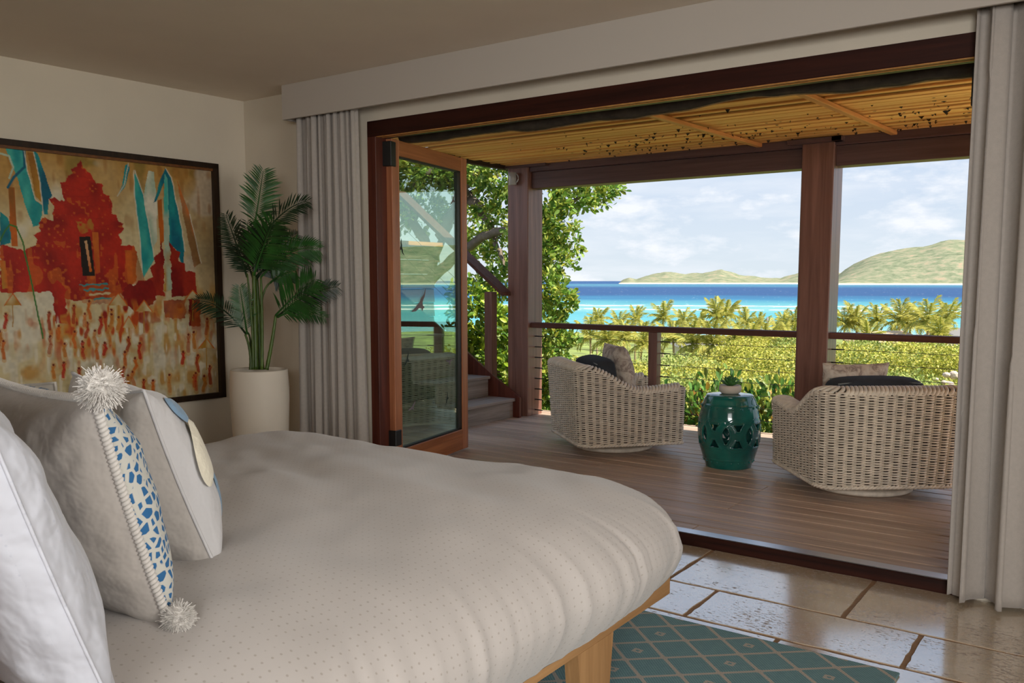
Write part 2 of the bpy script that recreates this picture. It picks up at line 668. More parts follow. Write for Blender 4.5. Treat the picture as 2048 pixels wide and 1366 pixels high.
ceiling = box('ceiling', -5.7, 3.0, -2.6, Y0, ZC, ZC + 0.12, 'ceiling')
tag(ceiling, kind='structure')
v = [wp(0, -0.05), wp(6.4, -0.05), wp(6.4, ZC), wp(0, ZC), wp(0, -0.05, -0.12), wp(6.4, -0.05, -0.12), wp(6.4, ZC, -0.12), wp(0, ZC, -0.12)]
wl_ = mesh('wall_left', v, [(0, 1, 2, 3), (4, 7, 6, 5), (0, 3, 7, 4), (1, 5, 6, 2), (3, 2, 6, 7), (0, 4, 5, 1)], 'wall')
tag(wl_, kind='structure')
OX0, OX1 = -3.87, -0.52        # the wide opening
ZH0, ZH1 = 2.178, 2.272        # header member
mb = MB()
mb.box(-5.3, OX0, Y0, Y0 + 0.1, -0.05, ZC)
mb.box(OX1, 3.0, Y0, Y0 + 0.1, -0.05, ZC)
mb.box(OX0, OX1, Y0, Y0 + 0.1, ZH1, ZC)
tag(mb.build('wall_front', 'wall'), kind='structure')
mb = MB()
mb.box(2.9, 3.0, -2.6, 0.3, -0.05, ZC)
mb.box(2.9, 3.0, 2.9, Y0, -0.05, ZC)
mb.box(2.9, 3.0, 0.3, 2.9, -0.05, 0.5)
mb.box(2.9, 3.0, 0.3, 2.9, 2.4, ZC)
mb.box(2.9, 2.95, 0.3, 2.9, 0.5, 2.4)
tag(mb.build('wall_right', 'wall'), kind='structure')
tag(box('wall_back', -5.6, 3.0, -2.6, -2.5, -0.05, ZC, 'wall'), kind='structure')
# house roof above the ceiling
tag(box('roof', -5.8, 3.2, -2.8, 4.05, ZC + 0.14, ZC + 0.24, 'roofboard'), kind='structure')

# curtain valance along the ceiling
YV = 3.752
val = box('trim_1', -4.468, 2.9, YV - 0.018, YV, 2.317, ZC, 'valance', None, 0.002)
tag(val, 'long white painted curtain valance running under the ceiling', kind='structure')
box('valance_return', -4.468, -4.45, YV, Y0, 2.317, ZC, 'valance', val)

# timber frame of the opening
fr = empty('trim_2', (OX0, Y0, 0))
tag(fr, 'dark red hardwood frame around the wide folding door opening', kind='structure')
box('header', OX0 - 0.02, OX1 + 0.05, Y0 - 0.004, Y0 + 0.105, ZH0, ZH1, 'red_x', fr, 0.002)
box('header_lip', OX0, OX1, Y0 + 0.004, Y0 + 0.028, ZH0 - 0.003, ZH0 + 0.01, 'batten', fr)
box('header_lip', OX0, OX1, Y0 + 0.05, Y0 + 0.066, ZH0 - 0.002, ZH0 + 0.01, 'batten', fr)
box('door_track', OX0, OX1, Y0 + 0.072, Y0 + 0.104, ZH0 - 0.001, ZH0 + 0.01, 'black', fr)
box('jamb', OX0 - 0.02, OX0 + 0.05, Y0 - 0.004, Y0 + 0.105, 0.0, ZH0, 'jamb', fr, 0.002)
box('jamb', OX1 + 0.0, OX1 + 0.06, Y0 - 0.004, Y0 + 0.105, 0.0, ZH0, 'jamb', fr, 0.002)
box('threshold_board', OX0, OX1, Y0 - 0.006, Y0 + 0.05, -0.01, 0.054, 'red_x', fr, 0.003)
box('threshold_rail', OX0, OX1, Y0 + 0.004, Y0 + 0.012, 0.052, 0.058, 'track', fr)
box('threshold_track', OX0, OX1, Y0 + 0.014, Y0 + 0.085, 0.03, 0.055, 'track', fr, 0.002)

# ================================================================= VERANDA
ZD = 0.05
deck = box('floor_deck', -6.02, 1.75, 4.0, 7.0, -0.2, 0.012, 'roofboard')
tag(deck, 'hardwood veranda deck', kind='structure')
yb = 4.097 - 0.131
bw = 0.131
src = None
i = 0
while yb < 6.88:
    y0_, y1_ = max(yb, Y0 + 0.087) + 0.0048, yb + bw - 0.0048
    # boards are butted at staggered joints
    joints = [-6.02] + sorted(random.Random(i * 13 + 5).sample([-3.9, -2.9, -1.75, -0.45, 0.6], 2)) + [1.75]
    for a, b_ in zip(joints[:-1], joints[1:]):
        box('deck_board', a + 0.001, b_ - 0.001, y0_, y1_, 0.014, ZD + random.uniform(-0.0012, 0.0012), 'deck', deck, 0.003)
    yb += bw
    i += 1

MAT['bounce_slab'] = plain('pale_bounce_slab', srgb(226, 214, 190), 0.8, noise=0.06, nscale=2)
tag(box('floor_bounce_slab', 1.75, 7.5, 4.0, 7.6, -0.15, 0.04, 'bounce_slab'), kind='structure')  # unseen pale slab added to bounce sunlight up into the veranda
# posts
YP = 6.542


def post(x0, x1, label, mug=False):
    p = empty('veranda_post', ((x0 + x1) / 2, YP + 0.12, ZD))
    tag(p, label, 'post')
    box('shaft', x0, x1, YP, YP + 0.24, -1.5, 2.34, 'post', p, 0.006)
    return p


pa = post(-4.733, -4.505, 'thick red-brown timber veranda post beside the wooden steps')
pb = post(-2.051, -1.817, 'thick red-brown timber veranda post between the green stool and the near wicker chair')
box('cap_plate', -2.15, -1.75, YP - 0.045, YP + 0.02, 2.300, 2.334, 'beam', pb, 0.002)
box('cap_plate', -1.83, -1.76, YP - 0.045, YP + 0.3, 2.300, 2.334, 'beam', pb, 0.002)
box('cap_plate', -4.76, -4.3, YP - 0.03, YP + 0.02, 2.318, 2.342, 'beam', pa, 0.002)
pc = post(1.3, 1.534, 'thick red-brown timber veranda post beyond the right-hand curtain')

# glass mug shaped lantern on the post
mg = empty('mug_lantern', (-4.63, YP - 0.02, 2.17))
tag(mg, 'small clear glass mug hung on the post beside the steps', 'mug')
mugm, nt, b = new_mat('mug_glass')
b.inputs['Base Color'].default_value = (0.85, 0.85, 0.82, 1)
b.inputs['Transmission Weight'].default_value = 0.6
b.inputs['Roughness'].default_value = 0.15
lathe('cup', [(0.0, 2.168), (0.036, 2.168), (0.036, 2.276), (0.031, 2.276), (0.031, 2.176), (0.0, 2.176)], mugm, mg, 20, -4.645, YP - 0.042)
tube('handle', [(-4.612 + 0.03 * math.sin(t), YP - 0.042, 2.225 + 0.038 * math.cos(t)) for t in np.linspace(0.1, PI - 0.1, 10)], 0.005, mugm, mg, 6)

# beam
bm_ = empty('trim_3', (-1.0, YP + 0.1, 2.2))
tag(bm_, 'dark hardwood beam along the outer edge of the veranda', kind='structure')
box('beam', -4.5, -2.05, YP + 0.05, YP + 0.2, 2.133, 2.28, 'beam', bm_, 0.004)
box('beam', -1.818, 1.3, YP + 0.05, YP + 0.2, 2.133, 2.28, 'beam', bm_, 0.004)
box('beam_plate', -4.5, 1.5, YP + 0.02, YP + 0.22, 2.28, 2.343, 'beam', bm_, 0.003)

# slatted veranda ceiling
zs = 2.347
vc = box('ceiling_veranda', -4.80, 1.65, 4.01, 6.9, zs + 0.05, zs + 0.09, 'roofboard')
tag(vc, 'veranda ceiling of thin golden slats', kind='structure')
y = 4.03
rs = random.Random(3)
while y < 6.78:
    w = rs.choice([0.034, 0.05, 0.07, 0.09])
    dz = rs.uniform(-0.006, 0.010)
    sl = box('slat', -4.74, 1.6, y, y + w, zs + dz, zs + 0.016 + dz, 'slat', vc, 0.003)
    y += w + rs.choice([0.008, 0.016, 0.026, 0.038])
for x in (-3.45, -2.50, -1.54, -0.58, 0.4):
    vv, ff = box_data(-0.022, 0.022, 4.05, 6.60, zs - 0.034, zs - 0.006, 0.003)
    vv = [(a[0] + x + (a[1] - 5.0) * 0.075, a[1], a[2]) for a in vv]
    if x != -3.45:
        mesh('batten', vv, ff, 'batten', vc)
box('edge_trim', -4.80, -4.745, 4.02, 6.86, zs - 0.03, zs + 0.03, 'roofboard', vc)
# dry leaf flakes caught in the slats
rl = np.random.default_rng(11)
fv, ff = [], []
for k in range(330):
    cxk = rl.choice([-3.4, -2.9, -2.1, -1.2, -0.9, 0.0]) + rl.normal(0, 0.35)
    cyk = np.clip(rl.normal(6.1, 0.3), 4.6, 6.5)
    s = rl.uniform(0.004, 0.013)
    a = rl.uniform(0, 2 * PI)
    o = len(fv)
    for q in range(4):
        fv.append((cxk + s * math.cos(a + q * 1.6) * (1.6 if q % 2 else 0.8), cyk + s * math.sin(a + q * 1.6), zs - 0.006 - rl.uniform(0, 0.022) * (q == 2)))
    ff.append((o, o + 1, o + 2, o + 3))
dl = mesh('dry_leaf_flakes', fv, ff, plain('dry_leaf', (0.03, 0.018, 0.01), 0.9), vc)
tag(dl, kind='stuff')

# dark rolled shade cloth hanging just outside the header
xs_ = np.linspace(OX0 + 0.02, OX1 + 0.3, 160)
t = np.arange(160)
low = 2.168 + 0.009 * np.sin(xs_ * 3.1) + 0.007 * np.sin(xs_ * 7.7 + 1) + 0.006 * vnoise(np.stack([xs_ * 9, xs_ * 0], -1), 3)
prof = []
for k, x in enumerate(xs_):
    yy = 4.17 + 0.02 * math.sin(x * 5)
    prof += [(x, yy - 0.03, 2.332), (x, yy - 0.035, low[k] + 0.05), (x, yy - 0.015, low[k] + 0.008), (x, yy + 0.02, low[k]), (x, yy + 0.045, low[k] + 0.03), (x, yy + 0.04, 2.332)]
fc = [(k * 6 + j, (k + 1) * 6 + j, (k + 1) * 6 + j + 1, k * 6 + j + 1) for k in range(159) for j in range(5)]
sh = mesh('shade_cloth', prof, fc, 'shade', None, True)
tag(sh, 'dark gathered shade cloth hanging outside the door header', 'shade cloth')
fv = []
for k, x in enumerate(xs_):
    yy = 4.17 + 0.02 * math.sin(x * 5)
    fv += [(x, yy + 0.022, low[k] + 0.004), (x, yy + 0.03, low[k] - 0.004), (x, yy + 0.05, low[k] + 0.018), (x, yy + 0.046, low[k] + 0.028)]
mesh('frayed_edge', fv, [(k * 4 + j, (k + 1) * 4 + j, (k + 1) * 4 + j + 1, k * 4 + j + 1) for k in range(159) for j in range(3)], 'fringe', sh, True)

# railing: top rail, one middle post, cables
rail = empty('cable_railing', (-3.2, YP + 0.1, ZD))
tag(rail, 'dark wooden top rail with steel cables between the two veranda posts', 'railing')
box('top_rail', -4.505, -2.051, YP + 0.04, YP + 0.16, 0.872, 0.918, 'handrail', rail, 0.004)
box('rail_post', -3.307, -3.225, YP + 0.05, YP + 0.13, -0.4, 0.872, 'post', rail, 0.004)
rail2 = empty('cable_railing', (-0.3, YP + 0.1, ZD))
tag(rail2, 'red-brown wooden top rail with steel cables behind the near wicker chair', 'railing')
box('top_rail', -1.817, 1.3, YP + 0.04, YP + 0.16, 0.872, 0.918, 'handrail', rail2, 0.004)
box('rail_post', -0.26, -0.18, YP + 0.05, YP + 0.13, -0.4, 0.872, 'post', rail2, 0.004)
for k in range(8):
    z = 0.79 - k * 0.0985
    for rl_, a, b_ in ((rail, -4.505, -3.307), (rail, -3.225, -2.051), (rail2, -1.817, -0.26), (rail2, -0.18, 1.3)):
        sag = 0.004
        cb_ = tube('cable', [(a, YP + 0.12, z), ((a + b_) / 2, YP + 0.12, z - sag), (b_, YP + 0.12, z)], 0.0022, 'steel', rl_, 5)
        v, f = tube_data([(a, YP + 0.12, z), (a + 0.085, YP + 0.12, z)], 0.0055, 6)
        mesh('cable_fitting', v, f, 'black', cb_, True, False)

# steps at the left end of the veranda
st = empty('wooden_steps', (-4.8, 6.0, ZD))
tag(st, 'weathered grey wooden steps rising at the end of the deck', 'steps')
XS = -4.585
YS0, YS1 = 5.69, 6.43
for k, (run0, run1) in enumerate(((0, 0.285), (0.285, 0.56), (0.56, 0.84), (0.84, 1.42))):
    zt = 0.228 + k * 0.188
    box('tread', XS - run1 - 0.01, XS - run0 + 0.02, YS0, YS1, zt - 0.028, zt, 'step', st, 0.004)
    box('riser', XS - run0 - 0.03, XS - run0 - 0.008, YS0, YS1, ZD if k == 0 else zt - 0.188, zt - 0.028, 'step', st, 0.002)
sv = [(-4.522, ZD), (-4.522, 0.235), (-4.836, 0.43), (-6.0, 1.2), (-6.0, 0.76), (-4.75, ZD)]
n = len(sv)
for yy in (YS1 + 0.002,):
    v = [(a, yy, c) for a, c in sv] + [(a, yy + 0.03, c) for a, c in sv]
    mesh('stringer', v, [tuple(range(n)), tuple(range(2 * n - 1, n - 1, -1))] + [(i, i + n, (i + 1) % n + n, (i + 1) % n) for i in range(n)], 'jamb', st)
box('newel_post', -4.925, -4.84, YS1 + 0.005, YS1 + 0.09, 0.1, 1.2, 'post', st, 0.003)
hv = []
for yy in (YS1 - 0.03, YS1 + 0.12):
    hv += [(-4.70, yy, 1.165), (-4.70, yy, 1.2), (-6.0, yy, 2.19), (-6.0, yy, 2.15)]
mesh('handrail', hv, [(0, 1, 2, 3), (7, 6, 5, 4), (0, 4, 5, 1), (1, 5, 6, 2), (2, 6, 7, 3), (3, 7, 4, 0)], 'handrail', st)
for k in range(3):
    z = 0.62 + k * 0.14
    tube('stair_cable', [(-4.88, YS1 + 0.05, z + 0.1), (-6.0, YS1 + 0.05, z + 0.95)], 0.0022, 'steel', st, 5)

# boarded side wall at the end of the veranda (seen through the door glass)
sw = empty('wall_side', (-6.05, 5.4, 0))
tag(sw, kind='structure')
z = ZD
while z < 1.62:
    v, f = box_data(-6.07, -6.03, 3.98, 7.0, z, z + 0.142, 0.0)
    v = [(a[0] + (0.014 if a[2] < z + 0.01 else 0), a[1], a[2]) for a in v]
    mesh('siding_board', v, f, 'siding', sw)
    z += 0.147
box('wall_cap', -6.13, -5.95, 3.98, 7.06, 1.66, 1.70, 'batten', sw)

# ================================================================= FOLDING DOORS


def door(name, hinge, end, label, birds=None):
    """leaf standing open between two plan points"""
    H = Vector((hinge[0], hinge[1], 0))
    E = Vector((end[0], end[1], 0))
    L = (E - H).length
    d = (E - H).normalized()
    o = empty(name, (hinge[0], hinge[1], ZD), math.atan2(d.y, d.x))
    tag(o, label, kind='structure')
    t = 0.022
    z0, z1 = 0.015, 2.125

    def b(nm, x0, x1, za, zb, m, th=t, bev=0.003):
        return box(nm, x0, x1, -th, th, za, zb, m, o, bev, False)
    sw_, tr, br = 0.085, 0.095, 0.15
    b('stile', 0, sw_, z0, z1, 'red_z')
    b('stile', L - sw_, L, z0, z1, 'red_z')
    b('top_rail', sw_, L - sw_, z1 - tr, z1, 'red_y2')
    b('bottom_rail', sw_, L - sw_, z0, z0 + br, 'red_y2')
    for (x0, x1, za, zb) in ((sw_, sw_ + .012, z0 + br, z1 - tr), (L - sw_ - .05, L - sw_, z0 + br, z1 - tr), (sw_, L - sw_, z1 - tr - .012, z1 - tr), (sw_, L - sw_, z0 + br, z0 + br + .012)):
        b('bead_and_rebate_shade', x0, x1, za, zb, 'gasket_and_shade', 0.013, 0)  # the wide one by the free stile draws the rebate's shade in dark
    p = b('pane', sw_ + 0.004, L - sw_ - 0.004, z0 + br + 0.004, z1 - tr - 0.004, 'glass', 0.003, 0)
    b('hinge', -0.012, 0.06, 0.2, 0.3, 'black', 0.03)
    b('hinge', -0.03, 0.03, z1 - 0.17, z1 - 0.02, 'black', 0.034)
    if birds:
        for (px, pz, size, ang, shade) in birds:
            pts = [(0, .1), (.25, .16), (.55, .10), (.95, .22), (.6, -.02), (.2, -.08), (.1, -.22), (.16, -.42), (0, -.36), (-.14, -.42), (-.1, -.22), (-.25, -.06), (-.6, .04), (-.95, .34), (-.5, .2), (-.2, .16)]
            c, s = math.cos(ang), math.sin(ang)
            q = [(px + size * (a * c - h * s), pz + size * (a * s + h * c)) for a, h in pts]
            k = len(q)
            v = [(a, -0.0045, h) for a, h in q] + [(a, -0.0035, h) for a, h in q]
            mesh('bird_decal', v, [tuple(range(k)), tuple(range(2 * k - 1, k - 1, -1))] + [(i, (i + 1) % k, (i + 1) % k + k, i + k) for i in range(k)], shade, p, False, False)
    return o


MAT['red_y2'] = wood('red_hardwood_rail', srgb(146, 84, 46), srgb(196, 124, 74), 0, 0.45)
HB = [(0.83, 1.82, 0.055, 1.0, 'decal'), (0.13, 1.46, 0.06, -1.2, 'decal_dark'), (0.36, 1.10, 0.13, 0.75, 'decal'), (0.18, 0.74, 0.06, 1.1, 'decal_dark'),
      (0.76, 0.68, 0.06, 0.1, 'decal'), (0.24, 0.42, 0.06, 0.6, 'decal'), (0.72, 0.42, 0.05, 1.4, 'decal_dark')]
door('door_1', (-3.80, 4.0), (-3.998, 4.99), 'open glazed timber door leaf with bird silhouettes on the glass', HB)
door('door_2', (-0.545, 4.03), (-0.50, 5.0), 'open glazed timber door leaf behind the right-hand curtain')

# ================================================================= CURTAINS
MAT['curtain'] = plain('linen_curtain', srgb(182, 174, 166), 0.9, 0.15, noise=0.04, nscale=60, bump=0.15, bscale=240, sheen=0.2)


def curtain(name, x0, x1, yc, folds, amp, z0, z1, label, flare=0.0, seed=1, lead=0.0):
    rr = np.random.default_rng(seed)
    nx, nz = folds * 14, 46
    u = np.linspace(0, 1, nx)
    # irregular fold phase
    ph = np.cumsum(0.55 + rr.random(folds + 2))
    ph = (ph - ph[0]) / (ph[-1] - ph[0])
    phase = np.interp(u, ph, np.arange(folds + 2) * 2 * PI * folds / (folds + 1))
    am = amp * (0.65 + 0.7 * np.interp(u, np.linspace(0, 1, folds + 1), rr.random(folds + 1)))
    V = []
    for j in range(nz + 1):
        t = j / nz
        z = z0 + (z1 - z0) * t
        low = 1 - t
        gath = 0.75 + 0.45 * low
        xx = x0 + (x1 - x0) * u + lead * low * (1 - u) + flare * low * u
        xx = xx + 0.35 * am * np.sin(phase * 2 + 0.6 + 0.5 * t) * gath
        yy = yc + am * gath * (np.sin(phase + 0.35 * math.sin(3 * t + seed)) + 0.25 * np.sin(2.3 * phase + 2 * t))
        V.append(np.stack([xx, yy, np.full(nx, z)], -1))
    V = np.concatenate(V)
    i = np.arange(nz)[:, None] * nx
    k = np.arange(nx - 1)[None, :]
    Q = np.stack([i + k, i + k + 1, i + nx + k + 1, i + nx + k], -1).reshape(-1, 4)
    o = quads_np(name, V, Q, 'curtain', None, True)
    so = o.modifiers.new('thick', 'SOLIDIFY')
    so.thickness = 0.004
    tag(o, label, 'curtain')
    return o


curtain('curtain', -4.415, -3.90, 3.83, 11, 0.042, 0.03, 2.36, 'grey linen curtain gathered beside the potted palm', 0.045, 4)
curtain('curtain', -0.555, 0.75, 3.832, 10, 0.046, 0.018, 2.36, 'grey linen curtain hanging in deep folds beside the near wicker chair', 0.0, 9, -0.0)

# ================================================================= PAINTING
S0, S1P = 0.2445, 2.05
Z0P, Z1P = 0.507, 2.079
pt = empty('framed_painting', wp((S0 + S1P) / 2, Z0P, 0.0))
tag(pt, 'large framed painting of red temple gates and teal banners', 'painting')
MAT['frame'] = wood('dark_frame_wood', srgb(26, 16, 10), srgb(52, 34, 20), 2, 0.35, var=0.03)
MAT['frame_inner'] = plain('bronze_frame_lip', srgb(110, 66, 30), 0.4, noise=0.35, nscale=40)
FW = 0.052


def wbar(name, s0, s1, z0, z1, o0, o1, m):
    v = [wp(s, z, o) for o in (o0, o1) for z in (z0, z1) for s in (s0, s1)]
    return mesh(name, v, [(0, 1, 3, 2), (4, 6, 7, 5), (0, 4, 5, 1), (2, 3, 7, 6), (0, 2, 6, 4), (1, 5, 7, 3)], m, pt)


wbar('frame_bar', S0, S0 + FW * 0.75, Z0P, Z1P, 0.004, 0.05, 'frame')
wbar('frame_bar', S1P - FW, S1P, Z0P, Z1P, 0.004, 0.05, 'frame')
wbar('frame_bar', S0, S1P, Z0P, Z0P + FW * 0.7, 0.004, 0.05, 'frame')
wbar('frame_bar', S0, S1P, Z1P - FW * 0.65, Z1P, 0.004, 0.05, 'frame')
wbar('frame_lip', S0 + 0.03, S1P, Z1P - FW * 0.65 - 0.016, Z1P - FW * 0.65, 0.004, 0.04, 'frame_inner')


def build_painting():
    s_a, s_b = S0 + 0.036, S1P - 0.05
    z_a, z_b = Z0P + 0.03, Z1P - 0.05
    nx, nz = 420, 440
    sg, zg = np.meshgrid(np.linspace(s_a, s_b, nx), np.linspace(z_a, z_b, nz))
    # drawing coordinates of the design: X to the right, Y downwards
    P = np.array([wp(float(a), float(b), 0.02) for a, b in zip(sg.ravel(), zg.ravel())])
    S_, Z_ = sg.ravel(), zg.ravel()
    d = P - np.array([0, 0, EYE])
    w = d @ F3
    X = (CX + FPX * (d @ R3) / w) * 2.24
    Y = (CY - FPX * (d @ U3) / w - 250) * 2.24
    # slight hand wobble
    X0_, Y0_ = X, Y
    X = X0_ + 2.0 * vnoise(np.stack([S_ * 22, Z_ * 22], -1), 1)
    Y = Y0_ + 2.0 * vnoise(np.stack([S_ * 22, Z_ * 22], -1), 2)
    n1 = vnoise(np.stack([S_ * 6, Z_ * 5], -1), 3)
    n2 = vnoise(np.stack([S_ * 26, Z_ * 9], -1), 4)
    n3 = vnoise(np.stack([S_ * 60, Z_ * 60], -1), 5)
    n4 = vnoise(np.stack([S_ * 14, Z_ * 14], -1), 6)

    def c(*a):
        return np.array(srgb(*a))
    cream, ochre, olive, brown, white = c(212, 196, 150), c(184, 132, 44), c(140, 118, 50), c(140, 86, 24), c(226, 218, 194)
    col = np.repeat(cream[None, :], len(X), 0)

    def blend(color, a):
        a = np.clip(a, 0, 1)[:, None]
        col[:] = col * (1 - a) + color[None, :] * a

    def sstep(a, b, x):
        t_ = np.clip((x - a) / (b - a), 0, 1)
        return t_ * t_ * (3 - 2 * t_)
    blend(ochre, sstep(520, 120, Y + 160 * n1) * 0.85)
    blend(olive, sstep(0.1, 0.8, n4) * sstep(420, 150, Y) * 0.8)
    blend(white, sstep(0.15, 0.6, n1 + 0.3 * n4) * 0.8)
    blend(brown, sstep(0.3, 0.8, n2) * sstep(700, 300, Y) * 0.55)
    blend(brown, sstep(700, 960, X + 90 * n1) * 0.45)
    blend(ochre, sstep(0.15, 0.7, n2) * sstep(640, 800, Y) * 0.8)
    blend(white, sstep(0.1, 0.6, -n2) * sstep(820, 980, Y) * 0.7)
    blend(olive, sstep(0.3, 0.8, n4) * sstep(900, 1150, Y) * 0.5)

    def inside(poly):
        p = np.asarray(poly, float)
        r = np.zeros(len(X), bool)
        j = len(p) - 1
        for i_ in range(len(p)):
            xi, yi = p[i_]
            xj, yj = p[j]
            cnd = ((yi > Y) != (yj > Y)) & (X < (xj - xi) * (Y - yi) / (yj - yi + 1e-9) + xi)
            r ^= cnd
            j = i_
        return r

    def fill(poly, c1, c2=None, amt=1.0, nn=None):
        msk = inside(poly)
        if not msk.any():
            return
        base = np.repeat(c1[None, :], len(X), 0)
        if c2 is not None:
            k = np.clip((nn if nn is not None else n2) * 0.9 + 0.4, 0, 1)[:, None]
            base = base * (1 - k) + c2[None, :] * k
        col[msk] = col[msk] * (1 - amt) + base[msk] * amt

    def stroke(pts, wd, color, amt=1.0):
        p = np.asarray(pts, float)
        best = np.full(len(X), 1e9)
        for a, b_ in zip(p[:-1], p[1:]):
            ab = b_ - a
            t_ = np.clip(((X - a[0]) * ab[0] + (Y - a[1]) * ab[1]) / (ab @ ab + 1e-9), 0, 1)
            best = np.minimum(best, np.hypot(X - a[0] - t_ * ab[0], Y - a[1] - t_ * ab[1]))
        blend(color, np.clip(wd - best, 0, 1.5) / 1.5 * amt)
    teal, teal2, dteal, pale = c(30, 150, 148), c(70, 176, 160), c(14, 96, 118), c(178, 196, 170)
    red, red2, dred, dred2, orange = c(186, 40, 18), c(150, 24, 14), c(128, 20, 16), c(158, 40, 20), c(206, 104, 28)
    # banners
    fill([(25, 105), (105, 105), (120, 200), (160, 340), (190, 360), (190, 400), (175, 450), (150, 455), (110, 350), (75, 230), (40, 150)], teal, teal2)
    fill([(145, 110), (170, 130), (235, 320), (220, 335), (215, 400), (195, 400), (180, 260)], dteal, teal)
    fill([(120, 120), (150, 125), (185, 300), (185, 345), (160, 320)], ochre, brown)
    fill([(35, 280), (65, 280), (80, 545), (50, 545)], orange, brown)
    fill([(575, 175), (581, 200), (558, 280), (525, 318), (548, 270), (560, 180)], teal, dteal)
    fill([(665, 203), (690, 210), (704, 350), (704, 520), (680, 560), (640, 330)], pale, white)
    fill([(605, 205), (640, 310), (690, 590), (692, 600), (640, 692), (625, 500), (600, 300)], teal, teal2)
    fill([(705, 340), (725, 330), (735, 520), (718, 540)], orange, brown)
    fill([(740, 193), (765, 230), (810, 450), (828, 560), (818, 640), (790, 560), (760, 530), (755, 400), (735, 262), (700, 342), (688, 348), (720, 240)], teal, dteal)
    fill([(738, 215), (752, 240), (756, 400), (760, 540), (735, 540), (735, 300)], pale, teal2)
    fill([(790, 240), (850, 400), (900, 620), (870, 640), (830, 450)], brown, orange, 0.8)
    stroke([(0, 128), (40, 140), (60, 190), (40, 240)], 5, pale)
    stroke([(105, 110), (110, 190), (60, 235), (35, 280)], 7, dteal)
    fill([(0, 388), (40, 420), (50, 500), (45, 530), (0, 540)], teal, dteal)
    for pts_w in ([(105, 108), (122, 200), (160, 335), (188, 352)], [(148, 112), (180, 260), (196, 400)], [(600, 205), (602, 300), (626, 500), (640, 690)], [(605, 205), (642, 310), (692, 598)], [(742, 193), (768, 235), (812, 450), (830, 562)], [(575, 172), (556, 270), (525, 318)], [(850, 400), (902, 620)]):
        stroke(pts_w, 3.0, white, 0.75)
    # main gate, with a rough flame-like outline
    X = X0_ + 5 * vnoise(np.stack([S_ * 55, Z_ * 55], -1), 1)
    Y = Y0_ + 5 * vnoise(np.stack([S_ * 55, Z_ * 55], -1), 2)
    gate = [(358, 158), (372, 190), (400, 212), (412, 232), (432, 262), (455, 262), (466, 310), (490, 322), (505, 360), (497, 395), (522, 400), (530, 430), (552, 440), (553, 470), (533, 490), (548, 515), (540, 540), (600, 540), (614, 570),
            (608, 700), (560, 740), (530, 765), (450, 775), (330, 790), (215, 745), (160, 750), (0, 752), (0, 540), (50, 545), (110, 562), (160, 540), (167, 510), (150, 495), (183, 470), (173, 440), (200, 412), (235, 430), (243, 360),
            (218, 335), (245, 325), (270, 345), (290, 330), (275, 300), (268, 262), (300, 255), (303, 225), (328, 215), (318, 195), (345, 185)]
    fill(gate, red, red2, 1.0, n4)
    msk = inside(gate)
    k = msk & (n3 + 0.5 * n4 > 0.66)
    col[k] = col[k] * 0.45 + orange * 0.55
    k = msk & (n2 > 0.35) & (Y > 520)
    col[k] = col[k] * 0.5 + orange * 0.5
    k = msk & (np.abs(np.sin(Y * 0.07 + 2 * n4)) < 0.12) & (Y < 480)
    col[k] = col[k] * 0.7 + dred * 0.3
    fill([(340, 430), (410, 425), (425, 480), (360, 485)], ochre, red, 0.8, n3)
    X, Y = X0_, Y0_
    fill([(355, 500), (405, 500), (426, 676), (370, 676)], c(30, 20, 12))
    fill([(378, 518), (390, 518), (412, 655), (402, 660)], cream, orange)
    fill([(412, 480), (440, 480), (450, 660), (428, 660)], orange, red)
    fill([(0, 605), (25, 610), (35, 730), (10, 735)], ochre, orange)
    fill([(560, 560), (608, 560), (650, 700), (575, 720)], brown, orange, 0.7)
    X = X0_ + 5 * vnoise(np.stack([S_ * 55, Z_ * 55], -1), 1)
    Y = Y0_ + 5 * vnoise(np.stack([S_ * 55, Z_ * 55], -1), 2)
    # second gate
    fill([(725, 522), (715, 570), (690, 590), (697, 620), (668, 640), (682, 680), (658, 702), (690, 765), (735, 765), (735, 600)], dred, dred2)
    fill([(758, 522), (785, 560), (807, 575), (800, 610), (830, 620), (828, 652), (872, 658), (880, 700), (882, 765), (770, 770), (764, 600)], dred, dred2)
    fill([(735, 540), (760, 540), (768, 745), (738, 745)], pale, ochre)
    fill([(545, 750), (580, 710), (600, 722), (622, 698), (682, 698), (702, 760), (690, 802), (600, 832), (560, 802)], red2, dred)
    fill([(212, 735), (255, 692), (302, 735), (292, 750), (302, 890), (250, 890), (236, 750)], red2, red)
    fill([(732, 785), (830, 785), (830, 868), (742, 866)], dred, orange, 0.9)
    fill([(845, 775), (892, 785), (902, 900), (850, 900)], dred, dred2)
    fill([(350, 715), (540, 715), (560, 800), (370, 800)], orange, dred, 0.55, n3)
    for y_ in (718, 740, 760, 780):
        stroke([(360 + (y_ - 718), y_), (480 + (y_ - 718) * 0.3, y_ - 6)], 5, teal if y_ % 40 else cream, 0.9)
    X = X0_ + 2.0 * vnoise(np.stack([S_ * 22, Z_ * 22], -1), 1)
    Y = Y0_ + 2.0 * vnoise(np.stack([S_ * 22, Z_ * 22], -1), 2)
    # smeared ochre and vermilion strokes of the distant crowd
    n5 = vnoise(np.stack([S_ * 46, Z_ * 15], -1), 8)
    n6 = vnoise(np.stack([S_ * 22 + 7, Z_ * 22], -1), 9)
    band_ = sstep(770, 830, Y) * sstep(1180, 900, Y) * (0.35 + 0.65 * sstep(160, 260, X) * sstep(720, 600, X))
    blend(c(204, 132, 44), sstep(0.0, 0.45, n5 + 0.4 * n6) * band_ * 0.9)
    blend(c(190, 74, 24), sstep(0.35, 0.65, n5 + 0.3 * n6) * band_)
    blend(c(150, 34, 16), sstep(0.45, 0.75, n6 + 0.3 * n5) * band_ * sstep(980, 860, Y))
